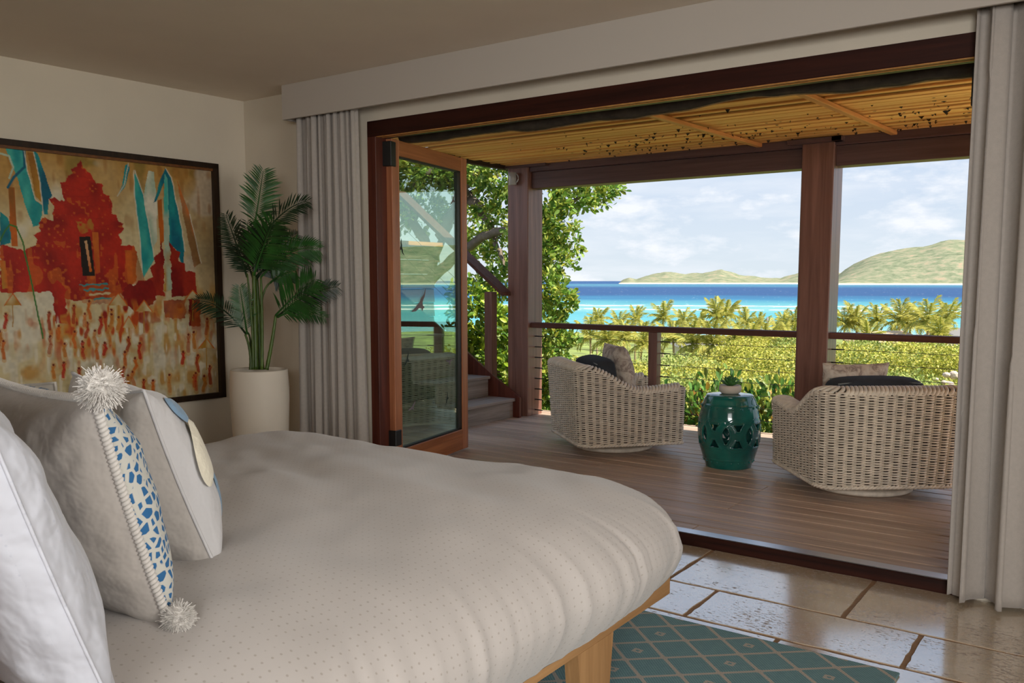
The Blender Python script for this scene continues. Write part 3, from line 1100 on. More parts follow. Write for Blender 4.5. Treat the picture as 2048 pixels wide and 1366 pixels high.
    blend(white, sstep(0.35, 0.7, -n5) * sstep(820, 900, Y) * 0.7)
    # parasols
    for (a, b_, h0, h1) in ((20, 95, 755, 808), (488, 572, 752, 808), (548, 608, 856, 910), (608, 682, 785, 835), (830, 900, 740, 780), (890, 960, 955, 1000)):
        fill([((a + b_) / 2, h0), (b_, h1), (a, h1)], ochre, cream)
        stroke([((a + b_) / 2, h1), ((a + b_) / 2, h1 + 95)], 3, ochre)
        stroke([(a, h1), ((a + b_) / 2, h0), (b_, h1)], 3, orange)
    # green stem
    stroke([(0, 520), (25, 470), (45, 445), (75, 455), (100, 520), (128, 640), (150, 750), (170, 850), (192, 955)], 4.5, c(64, 122, 48))
    # crowd of small figures
    rr = np.random.default_rng(5)
    figs = [(333, 965), (370, 1005), (290, 1010), (220, 880), (265, 930), (285, 1100), (240, 1105), (355, 1130), (435, 1015), (470, 1005), (530, 890), (575, 985), (605, 1080), (625, 1015), (575, 1160), (645, 1178), (685, 1175),
            (820, 1045), (870, 965), (885, 1070), (520, 1140), (25, 880), (0, 960), (330, 850), (400, 830), (450, 900), (500, 860), (390, 920), (560, 1050), (870, 1150), (915, 1160), (940, 1120), (15, 1010)]
    for _ in range(10):
        figs.append((rr.uniform(200, 640), rr.uniform(860, 1190)))
    for _ in range(5):
        figs.append((rr.uniform(700, 960), rr.uniform(900, 1190)))
    for q, (fx, fy) in enumerate(figs):
        cc = (orange, red, c(196, 120, 40), c(170, 60, 20))[q % 4]
        am = 0.9 if q < 33 else 0.6
        L_ = rr.uniform(22, 36)
        dx = rr.uniform(-6, 6)
        stroke([(fx + 3, fy - L_ * 1.2), (fx + dx, fy), (fx - dx, fy + L_ * 1.3)], 11, c(206, 150, 70), 0.55)
        stroke([(fx, fy - L_), (fx + dx, fy - L_ * 0.2)], 6.0, cc, am)
        stroke([(fx + dx, fy - L_ * 0.1), (fx - dx * 0.6, fy + L_ * 0.5), (fx - dx, fy + L_)], 8.0, cc, am)
        stroke([(fx - 8, fy - L_ * 0.9), (fx, fy - L_ * 0.4), (fx + 9, fy - L_ * 1.1)], 2.6, cc, am)
        k = np.hypot(X - fx, Y - (fy - L_ - 6)) < 5.5
        col[k] = c(120, 40, 20)
    col *= (1 + 0.10 * n3 + 0.08 * n2)[:, None]
    col[:] = np.clip(col * 0.92, 0, 1)
    i = np.arange(nz - 1)[:, None] * nx
    k = np.arange(nx - 1)[None, :]
    Q = np.stack([i + k, i + nx + k, i + nx + k + 1, i + k + 1], -1).reshape(-1, 4)
    m, nt, b = new_mat('oil_paint')
    a_ = N(nt, 'ShaderNodeAttribute')
    a_.attribute_name = 'Col'
    nt.links.new(a_.outputs['Color'], b.inputs['Base Color'])
    b.inputs['Roughness'].default_value = 0.5
    b.inputs['Specular IOR Level'].default_value = 0.3
    tc = N(nt, 'ShaderNodeTexCoord')
    no = N(nt, 'ShaderNodeTexNoise')
    no.inputs['Scale'].default_value = 60
    nt.links.new(tc.outputs['Object'], no.inputs['Vector'])
    bp = N(nt, 'ShaderNodeBump')
    bp.inputs['Strength'].default_value = 0.25
    bp.inputs['Distance'].default_value = 0.004
    nt.links.new(no.outputs[0], bp.inputs['Height'])
    nt.links.new(bp.outputs[0], b.inputs['Normal'])
    quads_np('canvas', P, Q, m, pt, False, col)


build_painting()

# ================================================================= RUG
def rug_mat():
    m, nt, b = new_mat('teal_woven_rug')
    tc = N(nt, 'ShaderNodeTexCoord')
    sep = N(nt, 'ShaderNodeSeparateXYZ')
    nt.links.new(tc.outputs['Object'], sep.inputs[0])

    def M(op, a, b_=None, c_=None):
        n_ = N(nt, 'ShaderNodeMath', op=op)
        for k, v in enumerate((a, b_, c_)):
            if v is None:
                continue
            if isinstance(v, (int, float)):
                n_.inputs[k].default_value = v
            else:
                nt.links.new(v, n_.inputs[k])
        return n_.outputs[0]
    # object origin sits on the centre of one diamond
    x, y = sep.outputs['X'], sep.outputs['Y']
    per = 0.178
    mx_ = M('MULTIPLY', x, 0.88)
    p = M('MULTIPLY_ADD', M('ADD', y, mx_), 1 / per, 0.5)
    q = M('MULTIPLY_ADD', M('SUBTRACT', y, mx_), 1 / per, 0.5)
    fp, fq = M('FRACT', p), M('FRACT', q)
    fp.node if False else None
    lines = M('MINIMUM', M('MINIMUM', fp, M('SUBTRACT', 1.0, fp)), M('MINIMUM', fq, M('SUBTRACT', 1.0, fq)))
    line = M('LESS_THAN', lines, 0.05)
    # knots where the lines cross
    ax = M('ABSOLUTE', M('SUBTRACT', fp, 0.5))
    ay = M('ABSOLUTE', M('SUBTRACT', fq, 0.5))
    knot = M('GREATER_THAN', M('ADD', ax, ay), 0.86)
    # small square in every third diamond
    ip, iq = M('FLOOR', p), M('FLOOR', q)
    third = M('COMPARE', M('MODULO', M('ADD', M('SUBTRACT', ip, iq), 300.0), 3.0), 0.0, 0.5)
    cen = M('ADD', M('ABSOLUTE', M('SUBTRACT', fp, 0.5)), M('ABSOLUTE', M('SUBTRACT', fq, 0.5)))
    sq = M('MULTIPLY', M('LESS_THAN', cen, 0.17), third)
    sq_in = M('MULTIPLY', M('LESS_THAN', cen, 0.06), third)
    msk = M('MAXIMUM', M('MAXIMUM', line, knot), M('SUBTRACT', sq, sq_in))
    # woven relief
    wv = M('MULTIPLY', M('SINE', M('MULTIPLY', x, 520.0)), M('SINE', M('MULTIPLY', y, 520.0)))
    wv01 = M('MULTIPLY_ADD', wv, 0.5, 0.5)
    strand = M('GREATER_THAN', M('SINE', M('MULTIPLY', M('ADD', y, M('MULTIPLY', x, 0.2)), 900.0)), -0.5)
    msk2 = M('MULTIPLY', msk, strand)
    no = N(nt, 'ShaderNodeTexNoise')
    no.inputs['Scale'].default_value = 40
    nt.links.new(tc.outputs['Object'], no.inputs['Vector'])
    teal = ramp(nt, [(0.0, srgb(80, 112, 120)), (0.5, srgb(106, 144, 150)), (1.0, srgb(146, 180, 182))])
    nt.links.new(M('ADD', M('MULTIPLY', wv01, 0.7), M('MULTIPLY', no.outputs[0], 0.3)), teal.inputs[0])
    mix = N(nt, 'ShaderNodeMixRGB')
    nt.links.new(msk2, mix.inputs[0])
    nt.links.new(teal.outputs[0], mix.inputs[1])
    mix.inputs[2].default_value = (*srgb(206, 184, 164), 1)
    nt.links.new(mix.outputs[0], b.inputs['Base Color'])
    b.inputs['Roughness'].default_value = 0.8
    bp = N(nt, 'ShaderNodeBump')
    bp.inputs['Strength'].default_value = 0.5
    bp.inputs['Distance'].default_value = 0.002
    nt.links.new(wv01, bp.inputs['Height'])
    nt.links.new(bp.outputs[0], b.inputs['Normal'])
    return m


RX, RY = -1.344, 2.812
v, f = box_data(-3.6 - RX, -0.555 - RX, 0.9 - RY, 2.985 - RY, 0.001, 0.009, 0.003)
rug = mesh('rug', v, f, rug_mat(), None, False, False)
rug.location = (RX, RY, 0)
tag(rug, 'teal woven rug with beige diamond lattice under the bed', 'rug')

# ================================================================= BED
bed = empty('bed', (-2.2, 1.6, 0))
tag(bed, 'oak framed bed with a white dotted duvet', 'bed')
BX0, BX1, BY0, BY1 = -3.2, -1.215, 0.42, 2.615
box('side_rail', BX1 - 0.035, BX1, BY0, BY1, 0.248, 0.36, 'oak', bed, 0.003)
box('side_rail', BX0, BX0 + 0.035, BY0, BY1, 0.248, 0.36, 'oak', bed, 0.003)
MAT['oak_x'] = wood('oak_crosswise', srgb(150, 108, 66), srgb(190, 146, 98), 0, 0.5, var=0.06)
box('foot_rail', BX0 + 0.035, BX1 - 0.035, BY1 - 0.035, BY1, 0.248, 0.36, 'oak_x', bed, 0.003)
box('head_rail', BX0 + 0.035, BX1 - 0.035, BY0, BY0 + 0.035, 0.248, 0.36, 'oak_x', bed, 0.003)
for (lx, sx) in ((BX1, -1), (BX0, 1)):
    for (ly0, ly1) in ((2.02, 2.225), (0.62, 0.82)):
        a, b_ = sorted((lx + sx * 0.002, lx + sx * 0.05))
        v = [(a, ly0, 0.248), (b_, ly0, 0.248), (b_, ly1, 0.248), (a, ly1, 0.248), (a, ly0 + 0.03, 0.009), (b_, ly0 + 0.03, 0.009), (b_, ly1 - 0.03, 0.009), (a, ly1 - 0.03, 0.009)]
        mesh('leg', v, [(0, 1, 2, 3), (7, 6, 5, 4), (0, 4, 5, 1), (1, 5, 6, 2), (2, 6, 7, 3), (3, 7, 4, 0)], 'oak_z', bed)
MAT['mattress'] = plain('mattress_ticking', srgb(214, 210, 202), 0.9)
box('mattress', BX0 + 0.05, BX1 - 0.05, BY0 + 0.05, BY1 - 0.05, 0.30, 0.54, 'mattress', bed, 0.03)
box('headboard', BX0 - 0.05, BX1 + 0.03, BY0 - 0.08, BY0 - 0.005, 0.1, 1.05, 'oak_x', bed, 0.006)


def cotton(name, col, dots=None, uv=True, bump=0.12, nscale=3.0, dotscale=38.0, rough=0.85, sheen=0.3):
    m, nt, b = new_mat(name)
    tc = N(nt, 'ShaderNodeTexCoord')
    b.inputs['Roughness'].default_value = rough
    b.inputs['Specular IOR Level'].default_value = 0.2
    b.inputs['Sheen Weight'].default_value = sheen
    b.inputs['Base Color'].default_value = (*col, 1)
    if dots:
        mp = N(nt, 'ShaderNodeMapping')
        mp.inputs['Scale'].default_value = (dotscale, dotscale, dotscale)
        nt.links.new(tc.outputs['UV' if uv else 'Object'], mp.inputs[0])
        vo = N(nt, 'ShaderNodeTexVoronoi')
        vo.inputs['Randomness'].default_value = 0.12
        vo.inputs['Scale'].default_value = 1.0
        nt.links.new(mp.outputs[0], vo.inputs['Vector'])
        rp = ramp(nt, [(0.09, dots), (0.16, col)])
        nt.links.new(vo.outputs['Distance'], rp.inputs[0])
        nt.links.new(rp.outputs[0], b.inputs['Base Color'])
    no = N(nt, 'ShaderNodeTexNoise')
    no.inputs['Scale'].default_value = nscale
    no.inputs['Detail'].default_value = 3
    nt.links.new(tc.outputs['Object'], no.inputs['Vector'])
    bp = N(nt, 'ShaderNodeBump')
    bp.inputs['Strength'].default_value = bump
    bp.inputs['Distance'].default_value = 0.05
    nt.links.new(no.outputs[0], bp.inputs['Height'])
    nt.links.new(bp.outputs[0], b.inputs['Normal'])
    return m


MAT['duvet'] = cotton('dotted_duvet', srgb(186, 180, 175), srgb(166, 158, 150), dotscale=46.0)


def build_duvet():
    hx, hy, rc = 1.075, 1.125, 0.36
    cx, cy = -2.185, 1.585
    n = 560
    # rounded rectangle outline, evenly spaced
    pts, nor = [], []
    seg = [((hx, -hy + rc), (hx, hy - rc)), ((hx - rc, hy), (-hx + rc, hy)), ((-hx, hy - rc), (-hx, -hy + rc)), ((-hx + rc, -hy), (hx - rc, -hy))]
    cen = [(hx - rc, hy - rc), (-hx + rc, hy - rc), (-hx + rc, -hy + rc), (hx - rc, -hy + rc)]
    for k in range(4):
        a, b_ = np.array(seg[k][0]), np.array(seg[k][1])
        L = np.linalg.norm(b_ - a)
        m = max(2, int(L / 0.012))
        nn = np.array([(1, 0), (0, 1), (-1, 0), (0, -1)][k], float)
        for t_ in np.linspace(0, 1, m, endpoint=False):
            pts.append(a + (b_ - a) * t_)
            nor.append(nn)
        m = int(rc * PI / 2 / 0.012)
        for t_ in np.linspace(0, PI / 2, m, endpoint=False):
            an = k * PI / 2 + t_
            nor.append(np.array([math.cos(an), math.sin(an)]))
            pts.append(np.array(cen[k]) + rc * nor[-1])
    pts, nor = np.array(pts), np.array(nor)
    n = len(pts)
    d_ = np.linalg.norm(np.roll(pts, -1, 0) - pts, axis=1)
    arc = np.concatenate([[0], np.cumsum(d_)[:-1]])
    tot = d_.sum()
    ang = arc / tot * 2 * PI
    circ = np.stack([np.cos(ang), np.sin(ang)], -1)

    def loop_noise(scale, seed, extra=0.0):
        return vnoise(np.stack([circ[:, 0] * scale + 10, circ[:, 1] * scale + 10, np.full(n, extra)], -1), seed)
    fold_a = 1 - 2.4 * np.abs(loop_noise(20, 21)) ** 0.8
    fold_b = 1 - 2.4 * np.abs(loop_noise(38, 22)) ** 0.8
    fold_a = fold_a * np.clip(0.6 + loop_noise(5, 24), 0.15, 1.3)
    fold_b = fold_b * np.clip(0.5 + loop_noise(8, 25), 0.1, 1.2)
    fold_c = loop_noise(11, 23)
    V, UV = [], []
    # top: from the centre outwards
    nt_ = 64
    W = 0.36
    ztop, zeq = 0.655, 0.455
    for j in range(nt_ + 1):
        s = (j / nt_) ** 0.8
        inner = np.stack([pts[:, 0] * s, pts[:, 1] * s], -1)
        # distance from the outline
        dist = (1 - s) * np.minimum(hx, hy)
        dist = np.where(True, np.minimum(hx - np.abs(inner[:, 0]), hy - np.abs(inner[:, 1])), dist)
        corner = np.minimum(np.hypot(np.maximum(np.abs(inner[:, 0]) - hx + rc, 0), np.maximum(np.abs(inner[:, 1]) - hy + rc, 0)), rc)
        dist = np.where(corner > 0, np.minimum(dist, rc - corner), dist)
        q = np.clip(dist / W, 0, 1)
        z = zeq + (ztop - zeq) * np.sqrt(np.clip(1 - (1 - q) ** 2.2, 0, 1))
        crown = 0.022 * np.clip(1 - (inner[:, 0] / hx) ** 2, 0, 1) * np.clip(1 - (inner[:, 1] / hy) ** 2, 0, 1)
        pw = np.stack([inner[:, 0] + cx, inner[:, 1] + cy], -1)
        soft = 0.016 * vnoise(np.stack([pw[:, 0] * 1.7 + pw[:, 1] * 0.6, pw[:, 1] * 3.1], -1), 31) + 0.010 * vnoise(np.stack([pw[:, 0] * 3 - pw[:, 1], pw[:, 1] * 6.5 + pw[:, 0] * 2], -1), 32)
        crease = 0.006 * vnoise(np.stack([pw[:, 0] * 9 + pw[:, 1] * 4, pw[:, 1] * 9], -1), 33)
        edge = (1 - q)
        rad = 0.014 * fold_a * edge ** 3 + 0.010 * fold_b * edge ** 3 + 0.014 * fold_c * edge
        xy = inner + nor * (rad * 0.8 * edge ** 2)[:, None]
        fade = np.clip(q * 2.5, 0, 1)
        z = z + crown + (soft * (0.35 + 0.65 * q) + crease + rad * 0.5 * edge) * fade
        V.append(np.stack([xy[:, 0] + cx, xy[:, 1] + cy, z], -1))
        UV.append(inner)
    # sides: down to the hem
    ns = 22
    zh = 0.292
    for j in range(1, ns + 1):
        t_ = j / ns
        z = zeq + (zh - zeq) * t_ + 0.008 * fold_c * t_
        ins = 0.085 * t_ ** 1.7
        rad = (0.014 + 0.008 * t_ - 0.016 * t_ ** 3) * fold_a + (0.010 + 0.006 * t_ - 0.012 * t_ ** 3) * fold_b + 0.014 * fold_c
        xy = pts + nor * (rad * 0.8 - ins)[:, None]
        V.append(np.stack([xy[:, 0] + cx, xy[:, 1] + cy, z], -1))
        UV.append(pts + nor * (0.19 * t_))
    # turned-under hem
    for (ins, zz) in ((0.10, zh + 0.004), (0.13, zh + 0.03)):
        xy = pts - nor * ins
        V.append(np.stack([xy[:, 0] + cx, xy[:, 1] + cy, np.full(n, zz)], -1))
        UV.append(pts + nor * (0.19 + ins - 0.08))
    m = len(V)
    # cloth coordinates: flat position plus the extra length spent on the curve
    extra = np.zeros(n)
    flat = [q.copy() for q in UV]
    for j in range(1, m):
        d3 = np.linalg.norm(V[j] - V[j - 1], axis=1)
        if j <= nt_:
            extra = extra + np.clip(d3 - np.linalg.norm(flat[j] - flat[j - 1], axis=1), 0, None)
            UV[j] = flat[j] + nor * extra[:, None]
        else:
            extra = extra + d3
            UV[j] = pts + nor * extra[:, None]
    V = np.concatenate(V)
    UV = np.concatenate(UV)
    i = np.arange(m - 1)[:, None] * n
    k = np.arange(n)[None, :]
    k2 = (k + 1) % n
    Q = np.stack([i + k, i + n + k, i + n + k2, i + k2], -1).reshape(-1, 4)
    o = quads_np('duvet', V, Q, 'duvet', bed, True)
    me = o.data
    ul = me.uv_layers.new(name='UVMap')
    li = np.empty(len(me.loops), dtype=np.int32)
    me.loops.foreach_get('vertex_index', li)
    ul.data.foreach_set('uv', UV[li].astype(np.float32).ravel())
    return o


build_duvet()

# ================================================================= PILLOWS
MAT['linen'] = cotton('grey_linen', srgb(180, 174, 168), None, False, 0.3, 14)
MAT['linen_white'] = cotton('white_linen', srgb(198, 197, 198), None, False, 0.3, 12)
MAT['satin'] = cotton('white_satin', srgb(198, 201, 210), srgb(188, 192, 203), False, 0.5, 10, 60, 0.45, 0.2)
MAT['grey_cot'] = cotton('grey_cotton', srgb(176, 170, 160), None, False, 0.3, 12)
MAT['yarn'] = plain('white_yarn', srgb(214, 210, 204), 0.95, 0.1, sheen=0.4)
MAT['applique_blue'] = cotton('blue_applique', srgb(120, 150, 176), None, False, 0.2, 30)
MAT['applique_cream'] = cotton('cream_applique', srgb(226, 220, 200), None, False, 0.2, 30)


def leopard():
    m, nt, b = new_mat('blue_spotted_cotton')
    tc = N(nt, 'ShaderNodeTexCoord')
    mp = N(nt, 'ShaderNodeMapping')
    mp.inputs['Scale'].default_value = (58, 30, 50)
    nt.links.new(tc.outputs['Object'], mp.inputs[0])
    vo = N(nt, 'ShaderNodeTexVoronoi')
    vo.feature = 'DISTANCE_TO_EDGE'
    vo.inputs['Scale'].default_value = 1.0
    vo.inputs['Randomness'].default_value = 0.75
    nt.links.new(mp.outputs[0], vo.inputs['Vector'])
    rp = ramp(nt, [(0.13, srgb(204, 204, 196)), (0.18, srgb(44, 104, 156))])
    nt.links.new(vo.outputs['Distance'], rp.inputs[0])
    nt.links.new(rp.outputs[0], b.inputs['Base Color'])
    b.inputs['Roughness'].default_value = 0.85
    return m


MAT['leopard'] = leopard()


def floral():
    m, nt, b = new_mat('grey_floral_fabric')
    tc = N(nt, 'ShaderNodeTexCoord')
    no = N(nt, 'ShaderNodeTexNoise')
    no.inputs['Scale'].default_value = 16
    no.inputs['Detail'].default_value = 3
    no.inputs['Distortion'].default_value = 1.2
    nt.links.new(tc.outputs['Object'], no.inputs['Vector'])
    rp = ramp(nt, [(0.38, srgb(206, 192, 176)), (0.52, srgb(184, 166, 150)), (0.60, srgb(140, 122, 112)), (0.7, srgb(196, 180, 164))])
    nt.links.new(no.outputs[0], rp.inputs[0])
    nt.links.new(rp.outputs[0], b.inputs['Base Color'])
    b.inputs['Roughness'].default_value = 0.9
    return m


MAT['floral'] = floral()
MAT['charcoal'] = plain('charcoal_canvas', srgb(52, 54, 58), 0.85, 0.3, noise=0.12, nscale=20, bump=0.2, bscale=200)
MAT['piping'] = plain('grey_piping', srgb(128, 132, 130), 0.7)


def pillow_half(w, h, T, side, seed, nx=44, wr=0.006, pinch=0.10):
    """one face of a pillow, local x width, z height from 0, y thickness; side = +1 front, -1 back"""
    u = np.linspace(-1, 1, nx)
    a, b_ = np.meshgrid(u, u)
    a, b_ = a.ravel(), b_.ravel()
    x = w / 2 * a * (1 - pinch * (1 - b_ ** 2) * np.abs(a) ** 2)
    z = h / 2 * b_ * (1 - pinch * (1 - a ** 2) * np.abs(b_) ** 2) + h / 2
    pro = (np.clip(1 - np.abs(a) ** 2.6, 0, 1) * np.clip(1 - np.abs(b_) ** 2.6, 0, 1)) ** 0.55
    y = side * T / 2 * pro
    nz = vnoise(np.stack([a * 3.1 + 5, b_ * 2.3 + 5], -1), seed) + 0.6 * vnoise(np.stack([a * 7 + 5, b_ * 5 + 5], -1), seed + 1)
    # wrinkles running in from the corners
    cr = np.sin((np.abs(a) - np.abs(b_)) * 14 + seed) * np.clip(np.abs(a * b_), 0, 1)
    y = y + side * wr * (nz + 0.8 * cr) * pro ** 0.4 * (pro > 0)
    V = np.stack([x, y, z], -1)
    i = np.arange(nx - 1)[:, None] * nx
    k = np.arange(nx - 1)[None, :]
    Q = np.stack([i + k, i + k + 1, i + nx + k + 1, i + nx + k], -1).reshape(-1, 4)
    if side < 0:
        pass
    else:
        Q = Q[:, ::-1]
    return V, Q


def perimeter(w, h, pinch, n=40):
    u = np.linspace(-1, 1, n)
    e = []
    for (a, b_) in [(x, -1) for x in u] + [(1, x) for x in u[1:]] + [(x, 1) for x in u[::-1][1:]] + [(-1, x) for x in u[::-1][1:]]:
        e.append((w / 2 * a * (1 - pinch * (1 - b_ ** 2) * abs(a) ** 2), 0, h / 2 * b_ * (1 - pinch * (1 - a ** 2) * abs(b_) ** 2) + h / 2))
    return e


def pillow(name, label, cat, br, yaw, lean, w, h, T, mf, mb_, seed, group=None, trim=None, pinch=0.10, wr=0.006, roll=0.0, back_label=None):
    """br: world position of the bottom right corner"""
    o = empty(name)
    M = Matrix.Translation(br) @ Matrix.Rotation(yaw, 4, 'Z') @ Matrix.Rotation(lean, 4, 'X') @ Matrix.Rotation(roll, 4, 'Y') @ Matrix.Translation((-w / 2, 0, 0))
    o.matrix_basis = M
    tag(o, label, cat, group)
    V, Q = pillow_half(w, h, T, 1, seed, wr=wr, pinch=pinch)
    fo = quads_np('front_panel', V, Q, mf, o, True, world_coords=False)
    V, Q = pillow_half(w, h, T, -1, seed + 3, wr=wr, pinch=pinch)
    bo = quads_np('back_panel', V, Q, mb_, o, True, world_coords=False)
    if trim:
        pe = perimeter(w, h, pinch)
        tube('piping', pe, trim[1], trim[0], o, 6, False, True, (0, 1, 0))
    return o


def pompom(parent, c, r, seed):
    rr = np.random.default_rng(seed)
    n = 3400
    d = rr.normal(size=(n, 3))
    d /= np.linalg.norm(d, axis=1)[:, None]
    V, F_ = [], []
    for k in range(n):
        a = np.cross(d[k], [0.3, 0.5, 0.8])
        a /= np.linalg.norm(a)
        b_ = np.cross(d[k], a)
        rad = r * rr.uniform(0.80, 1.06)
        tip = d[k] + rr.normal(0, 0.16, 3) + np.array([0, 0, -0.12])
        o_ = len(V)
        w = r * 0.020
        for q in range(3):
            t_ = q * 2.094
            V.append(c + d[k] * r * 0.5 + (a * math.cos(t_) + b_ * math.sin(t_)) * w * 0.6)
        for q in range(3):
            t_ = q * 2.094
            V.append(c + tip * rad + (a * math.cos(t_) + b_ * math.sin(t_)) * w)
        F_ += [(o_, o_ + 1, o_ + 4, o_ + 3), (o_ + 1, o_ + 2, o_ + 5, o_ + 4), (o_ + 2, o_, o_ + 3, o_ + 5), (o_ + 3, o_ + 4, o_ + 5)]
    bmp = bmesh.new()
    bmesh.ops.create_icosphere(bmp, subdivisions=3, radius=r * 0.84)
    bmp.verts.index_update()
    o_ = len(V)
    V += [np.array(q.co) * (1 + 0.1 * rr.normal()) + c for q in bmp.verts]
    F_ += [tuple(a.index + o_ for a in q.verts) for q in bmp.faces]
    bmp.free()
    return mesh('pompom', V, F_, 'yarn', parent, False, False)


ZB = 0.645
# near white satin pillow
p1 = pillow('bed_pillow', 'white satin dotted pillow nearest the camera at the bed head', 'pillow', (-1.19, 0.665, ZB - 0.01), R(-3), R(18), 0.66, 0.57, 0.20, 'satin', 'satin', 3, 'pillows leaning at the bed head', ('satin', 0.003), wr=0.012, pinch=0.05)
# pompom pillow
w2, h2 = 0.56, 0.47
p2 = pillow('bed_pillow', 'linen pillow with blue spotted front and white pompoms', 'pillow', (-1.43, 0.905, ZB), R(-6), R(15), w2, h2, 0.22, 'leopard', 'linen', 11, 'pillows leaning at the bed head', None, wr=0.006, pinch=0.06)
pe = np.array(perimeter(w2, h2, 0.06, 60))
# thick whipped edge of white yarn: a helix around the seam
s_ = np.concatenate([[0], np.cumsum(np.linalg.norm(np.diff(pe, axis=0), axis=1))])
tt = np.linspace(0, s_[-1], 2200)
cpt = np.stack([np.interp(tt, s_, pe[:, k]) for k in range(3)], -1)
tg = np.gradient(cpt, axis=0)
tg /= np.linalg.norm(tg, axis=1)[:, None]
ph = tt / 0.0085 * 2 * PI
e1 = np.array([0, 1.0, 0])
e2 = np.cross(tg, e1)
hel = cpt + 0.0055 * (np.cos(ph)[:, None] * e1 + np.sin(ph)[:, None] * e2)
v, f = tube_data(hel, 0.0042, 5)
mesh('whipped_edge', v, f, 'yarn', p2, True, False)
for k, (sx, zz) in enumerate(((1, 0.0), (1, 1.0))):
    pompom(p2, np.array([sx * (w2 / 2 + 0.012), 0.012, zz * h2 + (0.018 if zz else 0.028)]), 0.034 if zz else 0.027, 40 + k)
# applique pillow
p3 = pillow('bed_pillow', 'white pillow with blue and cream appliqué leaf shapes', 'pillow', (-1.655, 1.17, ZB - 0.01), R(-12), R(19), 0.50, 0.46, 0.24, 'linen_white', 'linen', 19, 'pillows leaning at the bed head', ('linen_white', 0.004))


def applique(parent, w, h, T, cx, cz, rx, rz, ang, m, seed=19, pinch=0.10):
    n = 26
    ring = []
    for k in range(n):
        t_ = 2 * PI * k / n
        a, b_ = rx * math.cos(t_) * (1 + 0.25 * math.sin(t_)), rz * math.sin(t_)
        ring.append((cx + a * math.cos(ang) - b_ * math.sin(ang), cz + a * math.sin(ang) + b_ * math.cos(ang)))

    def lift(x, z, e):
        a = np.clip(x / (w / 2) * 1.02, -0.99, 0.99)
        b_ = np.clip((z - h / 2) / (h / 2) * 1.02, -0.99, 0.99)
        pro = ((1 - abs(a) ** 2.6) * (1 - abs(b_) ** 2.6)) ** 0.55
        return (x, T / 2 * pro + e, z)
    V, F_ = [], []
    steps = 5
    for j in range(steps):
        s = 1 - j / steps
        for (x, z) in ring:
            V.append(lift(cx + (x - cx) * s, cz + (z - cz) * s, 0.002 if j == 0 else 0.009))
    V.append(lift(cx, cz, 0.010))
    for j in range(steps - 1):
        for k in range(n):
            F_.append((j * n + k, j * n + (k + 1) % n, (j + 1) * n + (k + 1) % n, (j + 1) * n + k))
    for k in range(n):
        F_.append(((steps - 1) * n + k, (steps - 1) * n + (k + 1) % n, len(V) - 1))
    front = [c for c in parent.children if c.name.startswith('front_panel')][0]
    mesh('applique_patch', V, F_, m, front, True, False)


applique(p3, 0.50, 0.46, 0.24, 0.17, 0.26, 0.05, 0.085, 0.5, 'applique_cream')
applique(p3, 0.50, 0.46, 0.24, 0.185, 0.375, 0.022, 0.04, -0.3, 'applique_blue')
applique(p3, 0.50, 0.46, 0.24, 0.10, 0.12, 0.04, 0.08, 0.3, 'applique_blue')
applique(p3, 0.50, 0.46, 0.24, -0.08, 0.25, 0.05, 0.09, -0.4, 'applique_cream')
# two grey pillows on the far half of the bed
pillow('bed_pillow', 'grey cotton pillow on the far half of the bed, right next to the pompom', 'pillow', (-1.93, 0.98, ZB), R(6), R(12), 0.60, 0.44, 0.16, 'grey_cot', 'grey_cot', 27, 'pillows leaning at the bed head', ('grey_cot', 0.004))
pillow('bed_pillow', 'grey cotton pillow on the far half of the bed at the edge of the photo', 'pillow', (-2.15, 1.16, ZB), R(12), R(14), 0.66, 0.42, 0.16, 'grey_cot', 'grey_cot', 33, 'pillows leaning at the bed head', ('grey_cot', 0.004))

# ================================================================= POTTED PALM
PX, PY = -4.33, 3.39
pp = empty('potted_palm', (PX, PY, 0))
tag(pp, 'tall green palm in a ribbed white planter beside the painting', 'potted palm')
MAT['planter'] = plain('white_planter', srgb(226, 216, 200), 0.55, 0.4, noise=0.03, nscale=6)
prof = [(0.0, 0.0)]
for k in range(70):
    t_ = k / 69
    z = 0.002 + t_ * 0.756
    r = 0.146 + 0.030 * min(1, t_ * 1.3) ** 0.8 - 0.006 * max(0, t_ - 0.85) / 0.15 + 0.0016 * math.sin(z * 2 * PI / 0.022)
    prof.append((r, z))
prof += [(0.166, 0.764), (0.157, 0.758), (0.155, 0.66), (0.0, 0.655)]
planter = lathe('planter', prof, 'planter', pp, 72, PX, PY)
MAT['soil'] = plain('soil', (0.02, 0.013, 0.008), 0.95, bump=0.8, bscale=60)
lathe('soil', [(0.155, 0.71), (0.08, 0.72), (0.0, 0.725)], 'soil', planter, 32, PX, PY, False)
MAT['cane'] = wood('green_cane', srgb(44, 66, 22), srgb(92, 116, 48), 2, 0.4, along=6, fine=30)
MAT['frond'] = plain('palm_frond', srgb(38, 84, 30), 0.42, 0.5, noise=0.45, nscale=9)
MAT['frond_dark'] = plain('palm_frond_dark', srgb(20, 46, 22), 0.42, 0.5, noise=0.4, nscale=9)
DP = 5.30                      # distance of the palm


def z2p(zx, zy, dd=0.0):
    return at(380 + zx / 2.626, 330 + zy / 2.626, DP + dd)


